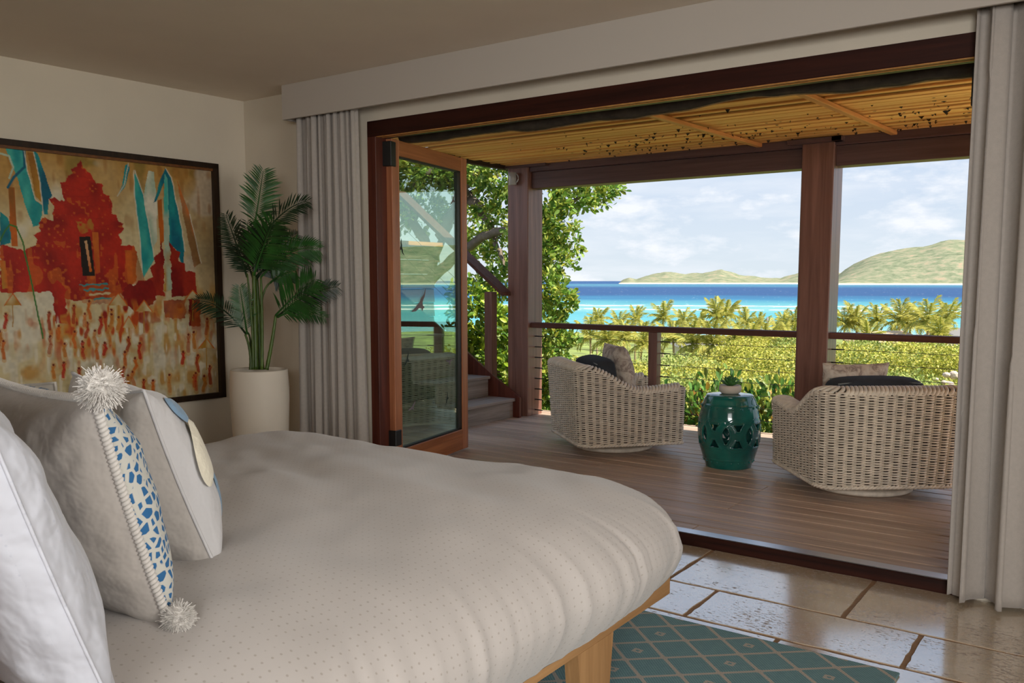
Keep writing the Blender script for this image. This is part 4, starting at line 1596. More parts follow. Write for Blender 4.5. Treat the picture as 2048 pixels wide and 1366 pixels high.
def frond(parent, base, tip, sag, llen, n, mat, seed, spread=1.0, face=None):
    rr = np.random.default_rng(seed)
    base, tip = np.asarray(base, float), np.asarray(tip, float)
    L = np.linalg.norm(tip - base)
    mid = (base + tip) / 2 + np.array([0, 0, sag])
    t_ = np.linspace(0, 1, 20)[:, None]
    path = (1 - t_) ** 2 * base + 2 * t_ * (1 - t_) * mid + t_ ** 2 * tip
    v, f = tube_data(path, np.linspace(0.007, 0.002, 20), 5)
    V = [tuple(a) for a in v]
    Fc = [list(q) for q in f]
    fc = -F3 if face is None else np.asarray(face, float)
    for k in range(n):
        tk = 0.12 + 0.88 * k / (n - 1)
        p = (1 - tk) ** 2 * base + 2 * tk * (1 - tk) * mid + tk ** 2 * tip
        tan = 2 * (1 - tk) * (mid - base) + 2 * tk * (tip - mid)
        tan /= np.linalg.norm(tan)
        side = np.cross(tan, fc)
        side /= np.linalg.norm(side) + 1e-9
        nrm = np.cross(side, tan)
        ll = llen * (0.45 + 0.55 * math.sin(PI * min(1, tk * 0.85 + 0.12))) * rr.uniform(0.88, 1.08)
        if tk > 0.93:
            ll *= 0.75
        for sg in (-1, 1):
            fw = 0.55 + 0.5 * tk
            d = side * sg * spread + tan * fw + nrm * rr.uniform(-0.25, 0.35)
            d /= np.linalg.norm(d)
            wdir = np.cross(d, nrm)
            wdir /= np.linalg.norm(wdir)
            w = ll * 0.032 + 0.0015
            dr = np.array([0, 0, -1.0]) * ll
            o_ = len(V)
            V += [tuple(p), tuple(p + d * ll * 0.35 + wdir * w + dr * 0.02), tuple(p + d * ll * 0.35 - wdir * w + dr * 0.02),
                  tuple(p + d * ll * 0.72 + wdir * w * 0.7 + dr * 0.08), tuple(p + d * ll * 0.72 - wdir * w * 0.7 + dr * 0.08), tuple(p + d * ll + dr * 0.17)]
            Fc += [[o_, o_ + 1, o_ + 2], [o_ + 1, o_ + 3, o_ + 4, o_ + 2], [o_ + 3, o_ + 5, o_ + 4]]
    return mesh('frond', V, Fc, mat, parent)


canes = [([(345, 1075), (340, 800), (335, 560)], 0.017), ([(372, 1075), (362, 820), (350, 600)], 0.016), ([(318, 1075), (315, 980), (290, 890)], 0.010), ([(402, 1075), (430, 930), (450, 790)], 0.012),
         ([(385, 1075), (372, 760), (420, 620)], 0.008), ([(330, 1075), (326, 850), (300, 570)], 0.008), ([(378, 1075), (378, 800), (372, 590)], 0.010), ([(325, 1075), (318, 930), (300, 880)], 0.008)]
for k, (pts_, r) in enumerate(canes):
    P_ = np.array([z2p(a, b_, 0.05 * math.sin(k * 2.1)) for a, b_ in pts_])
    t_ = np.linspace(0, 1, 28)[:, None]
    ctrl = 2 * P_[1] - 0.5 * (P_[0] + P_[2])
    path = (1 - t_) ** 2 * P_[0] + 2 * t_ * (1 - t_) * ctrl + t_ ** 2 * P_[2]
    rad = r * (1 - 0.35 * t_[:, 0]) * (1 + 0.10 * (np.arange(28) % 4 == 0))
    tube('cane', path, rad, 'cane', pp, 10)
FR = [((338, 330), (385, 30), 0.0, 0.17, 26, 'frond', 0.05, 0.9), ((350, 420), (612, 190), 0.10, 0.13, 26, 'frond_dark', -0.05, 0.8), ((300, 590), (188, 262), 0.02, 0.13, 30, 'frond_dark', 0.0, 1.0),
      ((335, 580), (440, 290), 0.02, 0.20, 30, 'frond', -0.18, 1.1), ((372, 590), (672, 440), 0.12, 0.15, 28, 'frond', 0.0, 0.9), ((450, 790), (655, 600), 0.02, 0.19, 26, 'frond', -0.12, 1.0),
      ((455, 800), (770, 640), 0.07, 0.12, 26, 'frond_dark', 0.02, 0.9), ((300, 890), (262, 640), 0.0, 0.12, 26, 'frond', -0.02, 0.9), ((295, 890), (30, 715), 0.12, 0.12, 28, 'frond_dark', 0.05, 0.9),
      ((460, 800), (705, 800), 0.08, 0.10, 24, 'frond', -0.05, 0.8), ((350, 600), (560, 370), 0.06, 0.13, 24, 'frond_dark', 0.12, 0.9), ((340, 600), (300, 300), 0.0, 0.15, 26, 'frond_dark', 0.14, 1.0),
      ((345, 590), (470, 600), 0.10, 0.13, 24, 'frond_dark', 0.05, 0.9), ((335, 560), (380, 330), 0.0, 0.19, 26, 'frond_dark', 0.02, 1.0), ((330, 590), (250, 420), 0.04, 0.13, 24, 'frond_dark', 0.08, 1.0),
      ((420, 620), (540, 560), 0.03, 0.12, 20, 'frond', 0.04, 0.9), ((350, 560), (450, 330), 0.05, 0.16, 26, 'frond_dark', 0.10, 1.0)]
for k, (a, b_, sag, ll, n_, m_, dd, sp) in enumerate(FR):
    frond(pp, z2p(*a, dd * 0.3), z2p(*b_, dd * 1.4), sag, ll, n_, m_, 60 + k, sp, -F3 + np.array([0, 0, 0.35 * math.sin(k)]) + R3 * 0.4 * math.cos(k * 1.7))

# ================================================================= WICKER CHAIRS
MAT['wicker'] = plain('pale_wicker', srgb(222, 208, 190), 0.55, 0.35, noise=0.16, nscale=24)
MAT['wicker_gap_shade'] = plain('wicker_gap_shadow', srgb(58, 46, 36), 0.9)  # dark tone stands in for shade between the strands


def ushape(off, n_per=0.013):
    """closed outline of the U-shaped shell: list of (x, y, kind); local +y is where the sitter looks"""
    w, d, rc, th = 0.415, 0.405, 0.10, 0.115
    pts = []

    def line(a, b_):
        L = math.hypot(b_[0] - a[0], b_[1] - a[1])
        m = max(2, int(L / n_per))
        for k in range(m):
            t_ = k / m
            pts.append((a[0] + (b_[0] - a[0]) * t_, a[1] + (b_[1] - a[1]) * t_))

    def arc_(c, r, a0, a1):
        m = max(3, int(abs(a1 - a0) * r / n_per))
        for k in range(m):
            an = a0 + (a1 - a0) * k / m
            pts.append((c[0] + r * math.cos(an), c[1] + r * math.sin(an)))
    rf = 0.035
    # outer, clockwise seen from above: left front -> left back -> right back -> right front
    line((-w, d - rf), (-w, -d + rc))
    arc_((-w + rc, -d + rc), rc, PI, 1.5 * PI)
    line((-w + rc, -d), (w - rc, -d))
    arc_((w - rc, -d + rc), rc, 1.5 * PI, 2 * PI)
    line((w, -d + rc), (w, d - rf))
    arc_((w - rf, d - rf), rf, 0, PI / 2)
    line((w - rf, d), (w - th + rf, d))
    arc_((w - th + rf, d - rf), rf, PI / 2, PI)
    ri = 0.09
    line((w - th, d - rf), (w - th, -d + th + ri))
    arc_((w - th - ri, -d + th + ri), ri, 0, -PI / 2)
    line((w - th - ri, -d + th), (-w + th + ri, -d + th))
    arc_((-w + th + ri, -d + th + ri), ri, -PI / 2, -PI)
    line((-w + th, -d + th + ri), (-w + th, d - rf))
    arc_((-w + th - rf, d - rf), rf, 0, PI / 2)
    line((-w + th - rf, d), (-w + rf, d))
    arc_((-w + rf, d - rf), rf, PI / 2, PI)
    return np.array(pts)


def chair_top(y):
    """height of the shell by depth (local y): high back, sweeping to lower arms"""
    t_ = np.clip((y + 0.33) / 0.40, 0, 1)
    s = t_ * t_ * (3 - 2 * t_)
    h = 0.645 * (1 - s) + 0.482 * s
    return h + 0.018 * np.clip((y - 0.15) / 0.2, 0, 1)


def resample(P, step):
    Q = np.vstack([P, P[:1]])
    s = np.concatenate([[0], np.cumsum(np.linalg.norm(np.diff(Q, axis=0), axis=1))])
    m = int(round(s[-1] / step))
    tt_ = np.linspace(0, s[-1], m, endpoint=False)
    return np.stack([np.interp(tt_, s, Q[:, k]) for k in range(2)], -1), tt_, s[-1]


def build_wicker_meshes():
    base = ushape(0)
    colw = 0.054
    total = resample(base, 0.01)[2]
    ncol = int(round(total / colw))
    ncol += ncol % 2
    per = 6
    P, s, total = resample(base, total / (ncol * per))
    m = len(P)
    T = np.roll(P, -1, 0) - np.roll(P, 1, 0)
    T /= np.linalg.norm(T, axis=1)[:, None]
    NO = np.stack([-T[:, 1], T[:, 0]], -1) * -1       # outward on the outer face
    # make sure the normal points away from the shell body
    if NO[int(m * 0.25)][1] > 0:
        NO = -NO
    top = chair_top(P[:, 1])
    z0 = 0.085

    def flare(xy, z):
        k = np.clip((z - z0) / 0.56, 0, 1)
        out = xy.copy()
        out[:, 0] *= 1 - 0.03 + 0.05 * k
        out[:, 1] = np.where(xy[:, 1] < 0, xy[:, 1] * (0.94 + 0.09 * k), xy[:, 1] * (0.97 + 0.03 * k))
        return out
    inner = np.zeros(m, bool)
    inner[(np.abs(P[:, 0]) < 0.415 - 0.09) & (P[:, 1] > -0.405 + 0.09)] = True
    V, Q = [], []
    row = 0
    z = z0 + 0.012
    pitch = 0.0075
    ns = 5
    vo = 0
    ang = np.linspace(0, 2 * PI, ns, endpoint=False) + 0.3
    rA, rB = 0.0050, 0.0052
    while z < 0.66:
        amp = 0.0105 * np.sin(PI * s / (total / ncol) + (row % 2) * PI)
        amp = np.sign(amp) * np.abs(amp) ** 0.75 * (0.0105 ** 0.25)
        zz = np.full(m, z) + 0.0012 * np.sin(s * 23 + row)
        ctr = flare(P, zz) + NO * amp[:, None]
        ok = (zz < top - 0.012) & ~(inner & (zz < 0.36))
        ring = np.zeros((m, ns, 3))
        for k in range(ns):
            ring[:, k, 0] = ctr[:, 0] + NO[:, 0] * rA * math.cos(ang[k])
            ring[:, k, 1] = ctr[:, 1] + NO[:, 1] * rA * math.cos(ang[k])
            ring[:, k, 2] = zz + rB * math.sin(ang[k])
        idx = np.full(m, -1)
        # keep both ends of every run
        keep = ok
        idx[keep] = np.arange(keep.sum())
        V.append(ring[keep].reshape(-1, 3))
        a = np.where(keep & np.roll(keep, -1))[0]
        ia, ib = idx[a], idx[(a + 1) % m]
        for k in range(ns):
            k2 = (k + 1) % ns
            Q.append(np.stack([vo + ia * ns + k, vo + ib * ns + k, vo + ib * ns + k2, vo + ia * ns + k2], -1))
        vo += int(keep.sum()) * ns
        z += pitch
        row += 1
    weave = (np.concatenate(V), np.concatenate(Q))
    # stakes: pairs of thin uprights at the column edges
    sv, sf = [], []
    for c in range(ncol):
        for dlt in (-1, 1):
            i_ = (c * per + (per // 2) * 0 + dlt) % m
            zt = top[i_] - 0.01
            if inner[i_] and True:
                za = 0.36
            else:
                za = z0
            if zt <= za + 0.02:
                continue
            zl = np.linspace(za, zt, 4)
            xy = flare(np.repeat(P[i_:i_ + 1], 4, 0), zl) + NO[i_][None, :] * 0.002
            v, f = tube_data(np.column_stack([xy, zl]), 0.0034, 4, False, up=(0.31, 0.77, 0.1))
            o_ = len(sv)
            sv += v.tolist()
            sf += [[q + o_ for q in g] for g in f]
    # shell just under the weave, dark colour paints the shade in its gaps
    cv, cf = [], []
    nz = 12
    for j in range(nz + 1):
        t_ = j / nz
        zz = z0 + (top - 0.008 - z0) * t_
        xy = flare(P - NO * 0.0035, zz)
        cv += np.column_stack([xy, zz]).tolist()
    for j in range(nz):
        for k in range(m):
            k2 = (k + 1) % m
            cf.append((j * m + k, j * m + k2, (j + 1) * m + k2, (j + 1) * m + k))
    # rim: winding strands over the top edge, from the outer to the inner outline
    rv, rf_ = [], []
    outer_i = np.where(~inner)[0]
    o2 = 0.0
    # rim centre line at half the wall thickness
    w, d, th = 0.415, 0.405, 0.115
    cen = []
    for yy in np.linspace(d - 0.03, -d + 0.13, 60):
        cen.append((-w + th / 2, yy))
    for an in np.linspace(PI, 1.5 * PI, 18)[1:-1]:
        cen.append((-w + 0.13 + (0.13 - th / 2) * math.cos(an), -d + 0.13 + (0.13 - th / 2) * math.sin(an)))
    for xx in np.linspace(-w + 0.13, w - 0.13, 50):
        cen.append((xx, -d + th / 2))
    for an in np.linspace(1.5 * PI, 2 * PI, 18)[1:-1]:
        cen.append((w - 0.13 + (0.13 - th / 2) * math.cos(an), -d + 0.13 + (0.13 - th / 2) * math.sin(an)))
    for yy in np.linspace(-d + 0.13, d - 0.03, 60):
        cen.append((w - th / 2, yy))
    cen = np.array(cen)
    ss = np.concatenate([[0], np.cumsum(np.linalg.norm(np.diff(cen, axis=0), axis=1))])
    k = 0
    st_ = 0.024
    arc_t = np.linspace(-0.12 * PI, 1.12 * PI, 11)
    while k * st_ < ss[-1]:
        path = []
        for t_ in arc_t:
            sk = np.clip(k * st_ + 0.055 * (t_ / PI - 0.5), 0, ss[-1])
            c = np.array([np.interp(sk, ss, cen[:, q]) for q in range(2)])
            c2 = np.array([np.interp(min(sk + 0.01, ss[-1]), ss, cen[:, q]) for q in range(2)])
            c1 = np.array([np.interp(max(sk - 0.01, 0), ss, cen[:, q]) for q in range(2)])
            tn = (c2 - c1) / (np.linalg.norm(c2 - c1) + 1e-9)
            nn = np.array([tn[1], -tn[0]])
            zt = float(chair_top(np.array([c[1]]))[0])
            xy = c + nn * (th / 2 + 0.006) * math.cos(t_)
            zz = zt - 0.018 + 0.026 * math.sin(t_)
            xy = flare(xy[None, :], np.array([zz]))[0]
            path.append((xy[0], xy[1], zz))
        v, f = tube_data(path, 0.0115, 6, False)
        o_ = len(rv)
        rv += v.tolist()
        rf_ += [[q + o_ for q in g] for g in f]
        k += 1
    # rim backing
    return weave, (sv, sf), (cv, cf), (rv, rf_), (P, NO, flare, m, s)


WK = build_wicker_meshes()


def chair_local(loc, rotz, label, tmpl=None):
    o = empty('wicker_armchair', (loc[0], loc[1], ZD), rotz)
    tag(o, label, 'armchair', 'wicker swivel armchairs on the deck')
    if tmpl is None:
        (wv, wq), (sv, sf), (cv, cf), (rv, rf_), (P, NO, flare, m, s) = WK
        parts = [quads_np('woven_shell', wv, wq, 'wicker', o, True, world_coords=False), mesh('stakes', sv, sf, 'wicker', o, True, False), mesh('gap_shade_shell', cv, cf, 'wicker_gap_shade', o, True, False), mesh('wrapped_rim', rv, rf_, 'wicker', o, True, False)]
        # braided bottom border
        bv = MB()
        for ph_ in (0, PI):
            zz = 0.085 + 0.006 * np.sin(s * 2 * PI / 0.05 + ph_)
            rad = 0.006 + 0.006 * np.cos(s * 2 * PI / 0.05 + ph_)
            xy = flare(P, zz) + NO * rad[:, None]
            path = np.column_stack([xy, zz])
            path = np.vstack([path, path[:1]])
            bv.add(*tube_data(path, 0.008, 5, False))
        parts.append(bv.build('braided_border', 'wicker', o, True, False))
        b = lathe('swivel_base', [(0.0, 0.002), (0.285, 0.002), (0.30, 0.012), (0.30, 0.028), (0.28, 0.036), (0.1, 0.04), (0.1, 0.09), (0.0, 0.09)], 'wicker', o, 56, 0, 0, False)
        parts.append(b)
        for q in parts[:4]:
            if not q.name.startswith('gap_shade_shell'):
                q['kind'] = 'stuff'
        parts.append(box('seat_deck', -0.32, 0.32, -0.31, 0.40, 0.085, 0.27, 'wicker', o, 0.01, False))
        return o, parts
    for p in tmpl:
        c = p.copy()
        COL.objects.link(c)
        c.parent = o
    return o, tmpl


CA, RA = (-3.156, 5.726), -R(41.3)
CB, RB = (-1.294, 5.465), R(38.5)
chA, parts_ = chair_local(CA, RA, 'pale wicker swivel armchair turned sideways beside the railing')
chB, _ = chair_local(CB, RB, 'pale wicker swivel armchair seen from behind next to the curtain', parts_)


def cushion_mesh(w, d, h, p=4.0, n=26):
    """soft box; local centre at the bottom middle"""
    u = np.linspace(-1, 1, n)
    V, F_ = [], []
    bm = bmesh.new()
    bmesh.ops.create_cube(bm, size=2.0)
    bmesh.ops.subdivide_edges(bm, edges=bm.edges[:], cuts=12, use_grid_fill=True)
    for v in bm.verts:
        c = v.co
        k = (abs(c.x) ** p + abs(c.y) ** p + abs(c.z) ** p) ** (1 / p)
        q = c / k
        bulge = 1 + 0.12 * (1 - q.x ** 2) * (1 - q.y ** 2)
        v.co = Vector((q.x * w / 2, q.y * d / 2, q.z * h / 2 * bulge + h / 2))
    bm.verts.index_update()
    V = [tuple(v.co) for v in bm.verts]
    F_ = [[a.index for a in f.verts] for f in bm.faces]
    bm.free()
    return V, F_


def chair_set(loc, rotz, words, back_lean, flo):
    M0 = Matrix.Translation((loc[0], loc[1], ZD)) @ Matrix.Rotation(rotz, 4, 'Z')
    o = empty('seat_cushion')
    o.matrix_basis = M0 @ Matrix.Translation((0, 0.055, 0.272))
    tag(o, 'charcoal seat cushion ' + words, 'cushion', 'charcoal chair cushions')
    mesh('cover', *cushion_mesh(0.575, 0.66, 0.15), 'charcoal', o, True, False)
    o = empty('back_cushion')
    o.matrix_basis = M0 @ Matrix.Translation((0, -0.115, 0.425)) @ Matrix.Rotation(back_lean, 4, 'X')
    tag(o, 'charcoal back cushion ' + words, 'cushion', 'charcoal chair cushions')
    v, f = cushion_mesh(0.57, 0.16, 0.255, 6.0)
    cv_ = mesh('cover', v, f, 'charcoal', o, True, False)
    tube('piping', [(x, -0.062, 0.25 - 0.03 * abs(x) ** 3 * 20) for x in np.linspace(-0.25, 0.25, 16)], 0.004, 'piping', cv_, 6, False)
    tube('piping', [(x, 0.062, 0.25 - 0.03 * abs(x) ** 3 * 20) for x in np.linspace(-0.25, 0.25, 16)], 0.004, 'piping', cv_, 6, False)
    (fx, fy, fz, yaw, lean, w, h) = flo
    o = empty('throw_pillow')
    o.matrix_basis = M0 @ Matrix.Translation((fx, fy, fz)) @ Matrix.Rotation(yaw, 4, 'Z') @ Matrix.Rotation(lean, 4, 'X')
    tag(o, 'grey floral throw pillow ' + words, 'pillow', 'floral throw pillows')
    V, Q = pillow_half(w, h, 0.17, 1, 51, pinch=0.08)
    quads_np('front_panel', V, Q, 'floral', o, True, world_coords=False)
    V, Q = pillow_half(w, h, 0.17, -1, 55, pinch=0.08)
    quads_np('back_panel', V, Q, 'floral', o, True, world_coords=False)


chair_set(CA, RA, 'in the sideways wicker armchair', R(10), (0.02, 0.075, 0.43, R(0), R(14), 0.42, 0.36))
chair_set(CB, RB, 'in the wicker armchair seen from behind', R(8), (-0.03, 0.10, 0.43, R(0), R(9), 0.42, 0.33))

# ================================================================= CERAMIC STOOL
SXY = (-2.178, 5.573)
stool = empty('garden_stool', (SXY[0], SXY[1], ZD), R(-52 + 22.5))
tag(stool, 'glossy teal ceramic garden stool with pierced interlocking rings', 'stool')


def ceramic():
    m, nt, b = new_mat('teal_glaze')
    tc = N(nt, 'ShaderNodeTexCoord')
    no = N(nt, 'ShaderNodeTexNoise')
    no.inputs['Scale'].default_value = 7
    nt.links.new(tc.outputs['Object'], no.inputs['Vector'])
    rp = ramp(nt, [(0.3, srgb(12, 74, 70)), (0.7, srgb(26, 110, 98))])
    nt.links.new(no.outputs[0], rp.inputs[0])
    nt.links.new(rp.outputs[0], b.inputs['Base Color'])
    b.inputs['Roughness'].default_value = 0.12
    b.inputs['Coat Weight'].default_value = 0.6
    b.inputs['Coat Roughness'].default_value = 0.05
    return m


MAT['ceramic'] = ceramic()


def build_stool():
    h = 0.49
    nth, nz = 240, 130
    NP = 8                       # motif repeats round the belly

    def prof_r(z):
        zs_ = np.array([0.0, 0.02, 0.05, 0.075, 0.12, 0.20, 0.27, 0.34, 0.40, 0.425, 0.46, 0.478, 0.486])
        rs_ = np.array([0.150, 0.156, 0.166, 0.177, 0.190, 0.203, 0.206, 0.201, 0.189, 0.180, 0.168, 0.160, 0.150])
        # smooth by averaging
        return sum(np.interp(z + dz, zs_, rs_) for dz in (-0.012, -0.006, 0, 0.006, 0.012)) / 5
    zc_ = 0.235
    Rm = 0.204
    perd = 2 * PI * Rm / NP

    def field(th, z):
        """<0 inside a pierced hole"""
        u = th * Rm
        a = (u + perd / 2) % perd - perd / 2          # 0 at the lens
        b_ = u % perd - perd / 2                      # 0 at the hourglass
        v = z - zc_
        lens = np.abs(a) - 0.026 * (1 - (v / 0.064) ** 2)
        lens = np.where(np.abs(v) < 0.064, lens, np.abs(a) + np.abs(v) - 0.04)
        hv = np.abs(v)
        half = 0.011 + 0.030 * np.clip((hv - 0.028) / 0.055, 0, 1) ** 1.5
        hour = np.maximum(np.abs(b_) - half, np.maximum(0.03 - hv, hv - 0.083))
        return np.minimum(lens, hour), a, b_, v
    th = np.linspace(0, 2 * PI, nth, endpoint=False)
    z = np.linspace(0, h - 0.004, nz)
    TH, ZZ = np.meshgrid(th, z)
    g, a, b_, v = field(TH, ZZ)
    # snap vertices lying near a hole edge onto that edge
    e = 1e-4
    T2, Z2 = TH.copy(), ZZ.copy()
    for _ in range(3):
        g = field(T2, Z2)[0]
        gt = (field(T2 + e, Z2)[0] - field(T2 - e, Z2)[0]) / (2 * e)
        gz = (field(T2, Z2 + e)[0] - field(T2, Z2 - e)[0]) / (2 * e)
        nn = (gt / Rm) ** 2 + gz ** 2 + 1e-9
        near = np.abs(g) < 0.0030
        st_ = np.where(near, -g / nn, 0)
        T2 += np.clip(st_ * gt / Rm ** 2, -0.012, 0.012)
        Z2 += np.clip(st_ * gz, -0.003, 0.003)
    g, a, b_, v = field(T2, Z2)
    r = prof_r(Z2)
    # raised concentric ring relief around every lens pair
    ring = np.zeros_like(r)
    for cc in (b_,):
        dist = np.hypot(cc, v)
        for rr_ in (0.094, 0.102, 0.110):
            ring += 0.0028 * np.exp(-((dist - rr_) / 0.003) ** 2)
    ring += 0.004 * np.exp(-(np.clip(g, 0, 1) / 0.007) ** 2)
    r = r + ring
    r = r + 0.003 * np.exp(-((Z2 - 0.425) / 0.004) ** 2) + 0.003 * np.exp(-((Z2 - 0.062) / 0.004) ** 2)
    V = np.stack([r * np.cos(T2), r * np.sin(T2), Z2], -1).reshape(-1, 3)
    i = np.arange(nz - 1)[:, None] * nth
    k = np.arange(nth)[None, :]
    k2 = (k + 1) % nth
    Q = np.stack([i + k, i + k2, i + nth + k2, i + nth + k], -1).reshape(-1, 4)
    gm = g.ravel()[Q].mean(1)
    Q = Q[gm > 0.0]
    o = quads_np('body', V, Q, 'ceramic', stool, True, world_coords=False)
    so = o.modifiers.new('wall', 'SOLIDIFY')
    so.thickness = 0.012
    so.offset = -1
    lathe('lid', [(0.152, 0.476), (0.158, 0.482), (0.150, 0.489), (0.10, 0.4935), (0.0, 0.495)], 'ceramic', stool, 64, 0, 0, False)
    for (zz, n_, rs_) in ((0.412, 22, 0.0085), (0.045, 22, 0.0075)):
        mb2 = MB()
        for q in range(n_):
            an = q * 2 * PI / n_
            rr_ = float(prof_r(np.array([zz]))[0])
            c = Vector((rr_ * math.cos(an), rr_ * math.sin(an), zz))
            vv, ff = [], []
            for j in range(4):
                pj = -PI / 2 + PI * (j + 0.5) / 4
                for w_ in range(8):
                    aw = w_ * PI / 4
                    vv.append(c + rs_ * Vector((math.cos(pj) * math.cos(aw), math.cos(pj) * math.sin(aw), math.sin(pj))))
            for j in range(3):
                for w_ in range(8):
                    ff.append((j * 8 + w_, j * 8 + (w_ + 1) % 8, (j + 1) * 8 + (w_ + 1) % 8, (j + 1) * 8 + w_))
            ff += [tuple(range(8))[::-1], tuple(range(24, 32))]
            mb2.add(vv, ff)
        tag(mb2.build('stud_band', 'ceramic', stool, True, False), kind='stuff')


build_stool()

suc = empty('potted_succulent', (SXY[0], SXY[1], ZD + 0.495))
tag(suc, 'green succulent in a low cream bowl on the teal stool', 'succulent')
MAT['bowl'] = plain('cream_bowl', srgb(206, 192, 176), 0.6, noise=0.05)
lathe('bowl', [(0.0, 0.0), (0.055, 0.0), (0.068, 0.01), (0.076, 0.032), (0.072, 0.052), (0.066, 0.058), (0.06, 0.054), (0.0, 0.05)], 'bowl', suc, 40, 0, 0, False)
MAT['succulent'] = plain('succulent_leaf', srgb(74, 124, 60), 0.5, noise=0.3, nscale=30)
lv = []
for j, t_ in enumerate(np.linspace(0, 1, 6)):
    w_ = 0.019 * math.sin(PI * (0.12 + 0.80 * t_)) + 0.002
    if j == 5:
        w_ = 0.001
    for (a, b_) in ((-1, 0.3), (0, -0.25), (1, 0.3), (0, 0.25)):
        lv.append((a * w_, 0.082 * t_, b_ * w_ * 0.6 + 0.02 * t_ * t_))
lf = [(j * 4 + q, j * 4 + (q + 1) % 4, (j + 1) * 4 + (q + 1) % 4, (j + 1) * 4 + q) for j in range(5) for q in range(4)] + [(3, 2, 1, 0), (20, 21, 22, 23)]
leaf0 = None
for ring_, (n_, tilt, sc_) in enumerate(((9, 0.30, 1.0), (8, 0.62, 0.92), (6, 0.95, 0.75), (4, 1.25, 0.55))):
    for q in range(n_):
        an = 2 * PI * q / n_ + ring_ * 0.4
        M = Matrix.Translation((0, 0, 0.048 + 0.006 * ring_)) @ Matrix.Rotation(an, 4, 'Z') @ Matrix.Rotation(tilt, 4, 'X') @ Matrix.Scale(sc_, 4)
        if leaf0 is None:
            leaf0 = mesh('succulent_leaf', lv, lf, 'succulent', suc, True, False)
            lo = leaf0
        else:
            lo = share(leaf0, 'succulent_leaf', suc)
        lo.matrix_basis = M

# ================================================================= OUTDOORS
SEA = -14.7


def leaves(name, C, size, cols, mat, parent=None, up=0.5, quad=False, seed=1, dirs=None, world_coords=True):
    """C (n,3) leaf bases, one folded blade each"""
    rr = np.random.default_rng(seed)
    n = len(C)
    d = rr.normal(size=(n, 3)) if dirs is None else dirs + rr.normal(size=(n, 3)) * 0.55
    d /= np.linalg.norm(d, axis=1)[:, None]
    u = rr.normal(size=(n, 3)) * 0.7 + np.array([0, 0, up])
    s = np.cross(d, u)
    s /= np.linalg.norm(s, axis=1)[:, None] + 1e-9
    nn = np.cross(s, d)
    L = (size * rr.uniform(0.7, 1.2, n))[:, None]
    if quad:
        V = np.stack([C, C + d * L * 0.5 + s * L * 0.33, C + d * L, C + d * L * 0.5 - s * L * 0.33], 1)
        Q = np.arange(4 * n).reshape(n, 4)
        k = 4
    else:
        fold = nn * L * 0.10
        V = np.stack([C, C + d * L * 0.38 + s * L * 0.2 + fold, C + d * L * 0.75 + s * L * 0.22 + fold, C + d * L, C + d * L * 0.75 - s * L * 0.22 + fold, C + d * L * 0.38 - s * L * 0.2 + fold], 1)
        b_ = np.arange(n)[:, None] * 6
        Q = np.concatenate([b_ + np.array([[0, 1, 2, 3]]), b_ + np.array([[0, 3, 4, 5]])])
        k = 6
    cc = np.repeat(cols, k, axis=0)
    return quads_np(name, V.reshape(-1, 3), Q, mat, parent, False, cc, world_coords)


def palette(n, cs, seed, jit=0.18):
    rr = np.random.default_rng(seed)
    P_ = np.array([srgb(*c) for c in cs])
    a = P_[rr.integers(0, len(cs), n)]
    b_ = P_[rr.integers(0, len(cs), n)]
    t_ = rr.random((n, 1))
    return np.clip((a * t_ + b_ * (1 - t_)) * (1 + jit * rr.normal(size=(n, 1))), 0.005, 1)


MAT['leaf'] = leafmat('leaf', 0.35)
MAT['leaf_far'] = leafmat('leaf_far', 0.25, 0.6, 0.2)
MAT['bark'] = plain('grey_bark', srgb(112, 98, 86), 0.9, noise=0.3, nscale=14, bump=0.6, bscale=30)

# ground and sea
rads = np.array([5.5, 7.5, 9, 12, 16, 22, 30, 40, 55, 75, 100, 130, 170, 210, 245, 262, 275])
gz = np.array([-1.2, -1.2, -1.6, -2.4, -3.3, -4.2, -5.2, -6.2, -7.6, -9.0, -10.6, -12.0, -13.2, -13.9, -14.3, -14.6, -14.9])
angs = np.linspace(R(-80), R(80), 90)


def ground_z(r):
    return np.interp(r, rads, gz)


V, Fq = [], []
for i_, r in enumerate(rads):
    for a in angs:
        V.append((r * math.sin(a), r * math.cos(a), gz[i_] + 0.25 * math.sin(a * 31 + r) * (r > 12)))
na = len(angs)
for i_ in range(len(rads) - 1):
    for k in range(na - 1):
        Fq.append((i_ * na + k, (i_ + 1) * na + k, (i_ + 1) * na + k + 1, i_ * na + k + 1))
gm = plain('scrubby_ground', srgb(120, 132, 62), 0.95, noise=0.5, nscale=0.25)
tag(mesh('ground', V, Fq, gm, None, True), kind='structure')


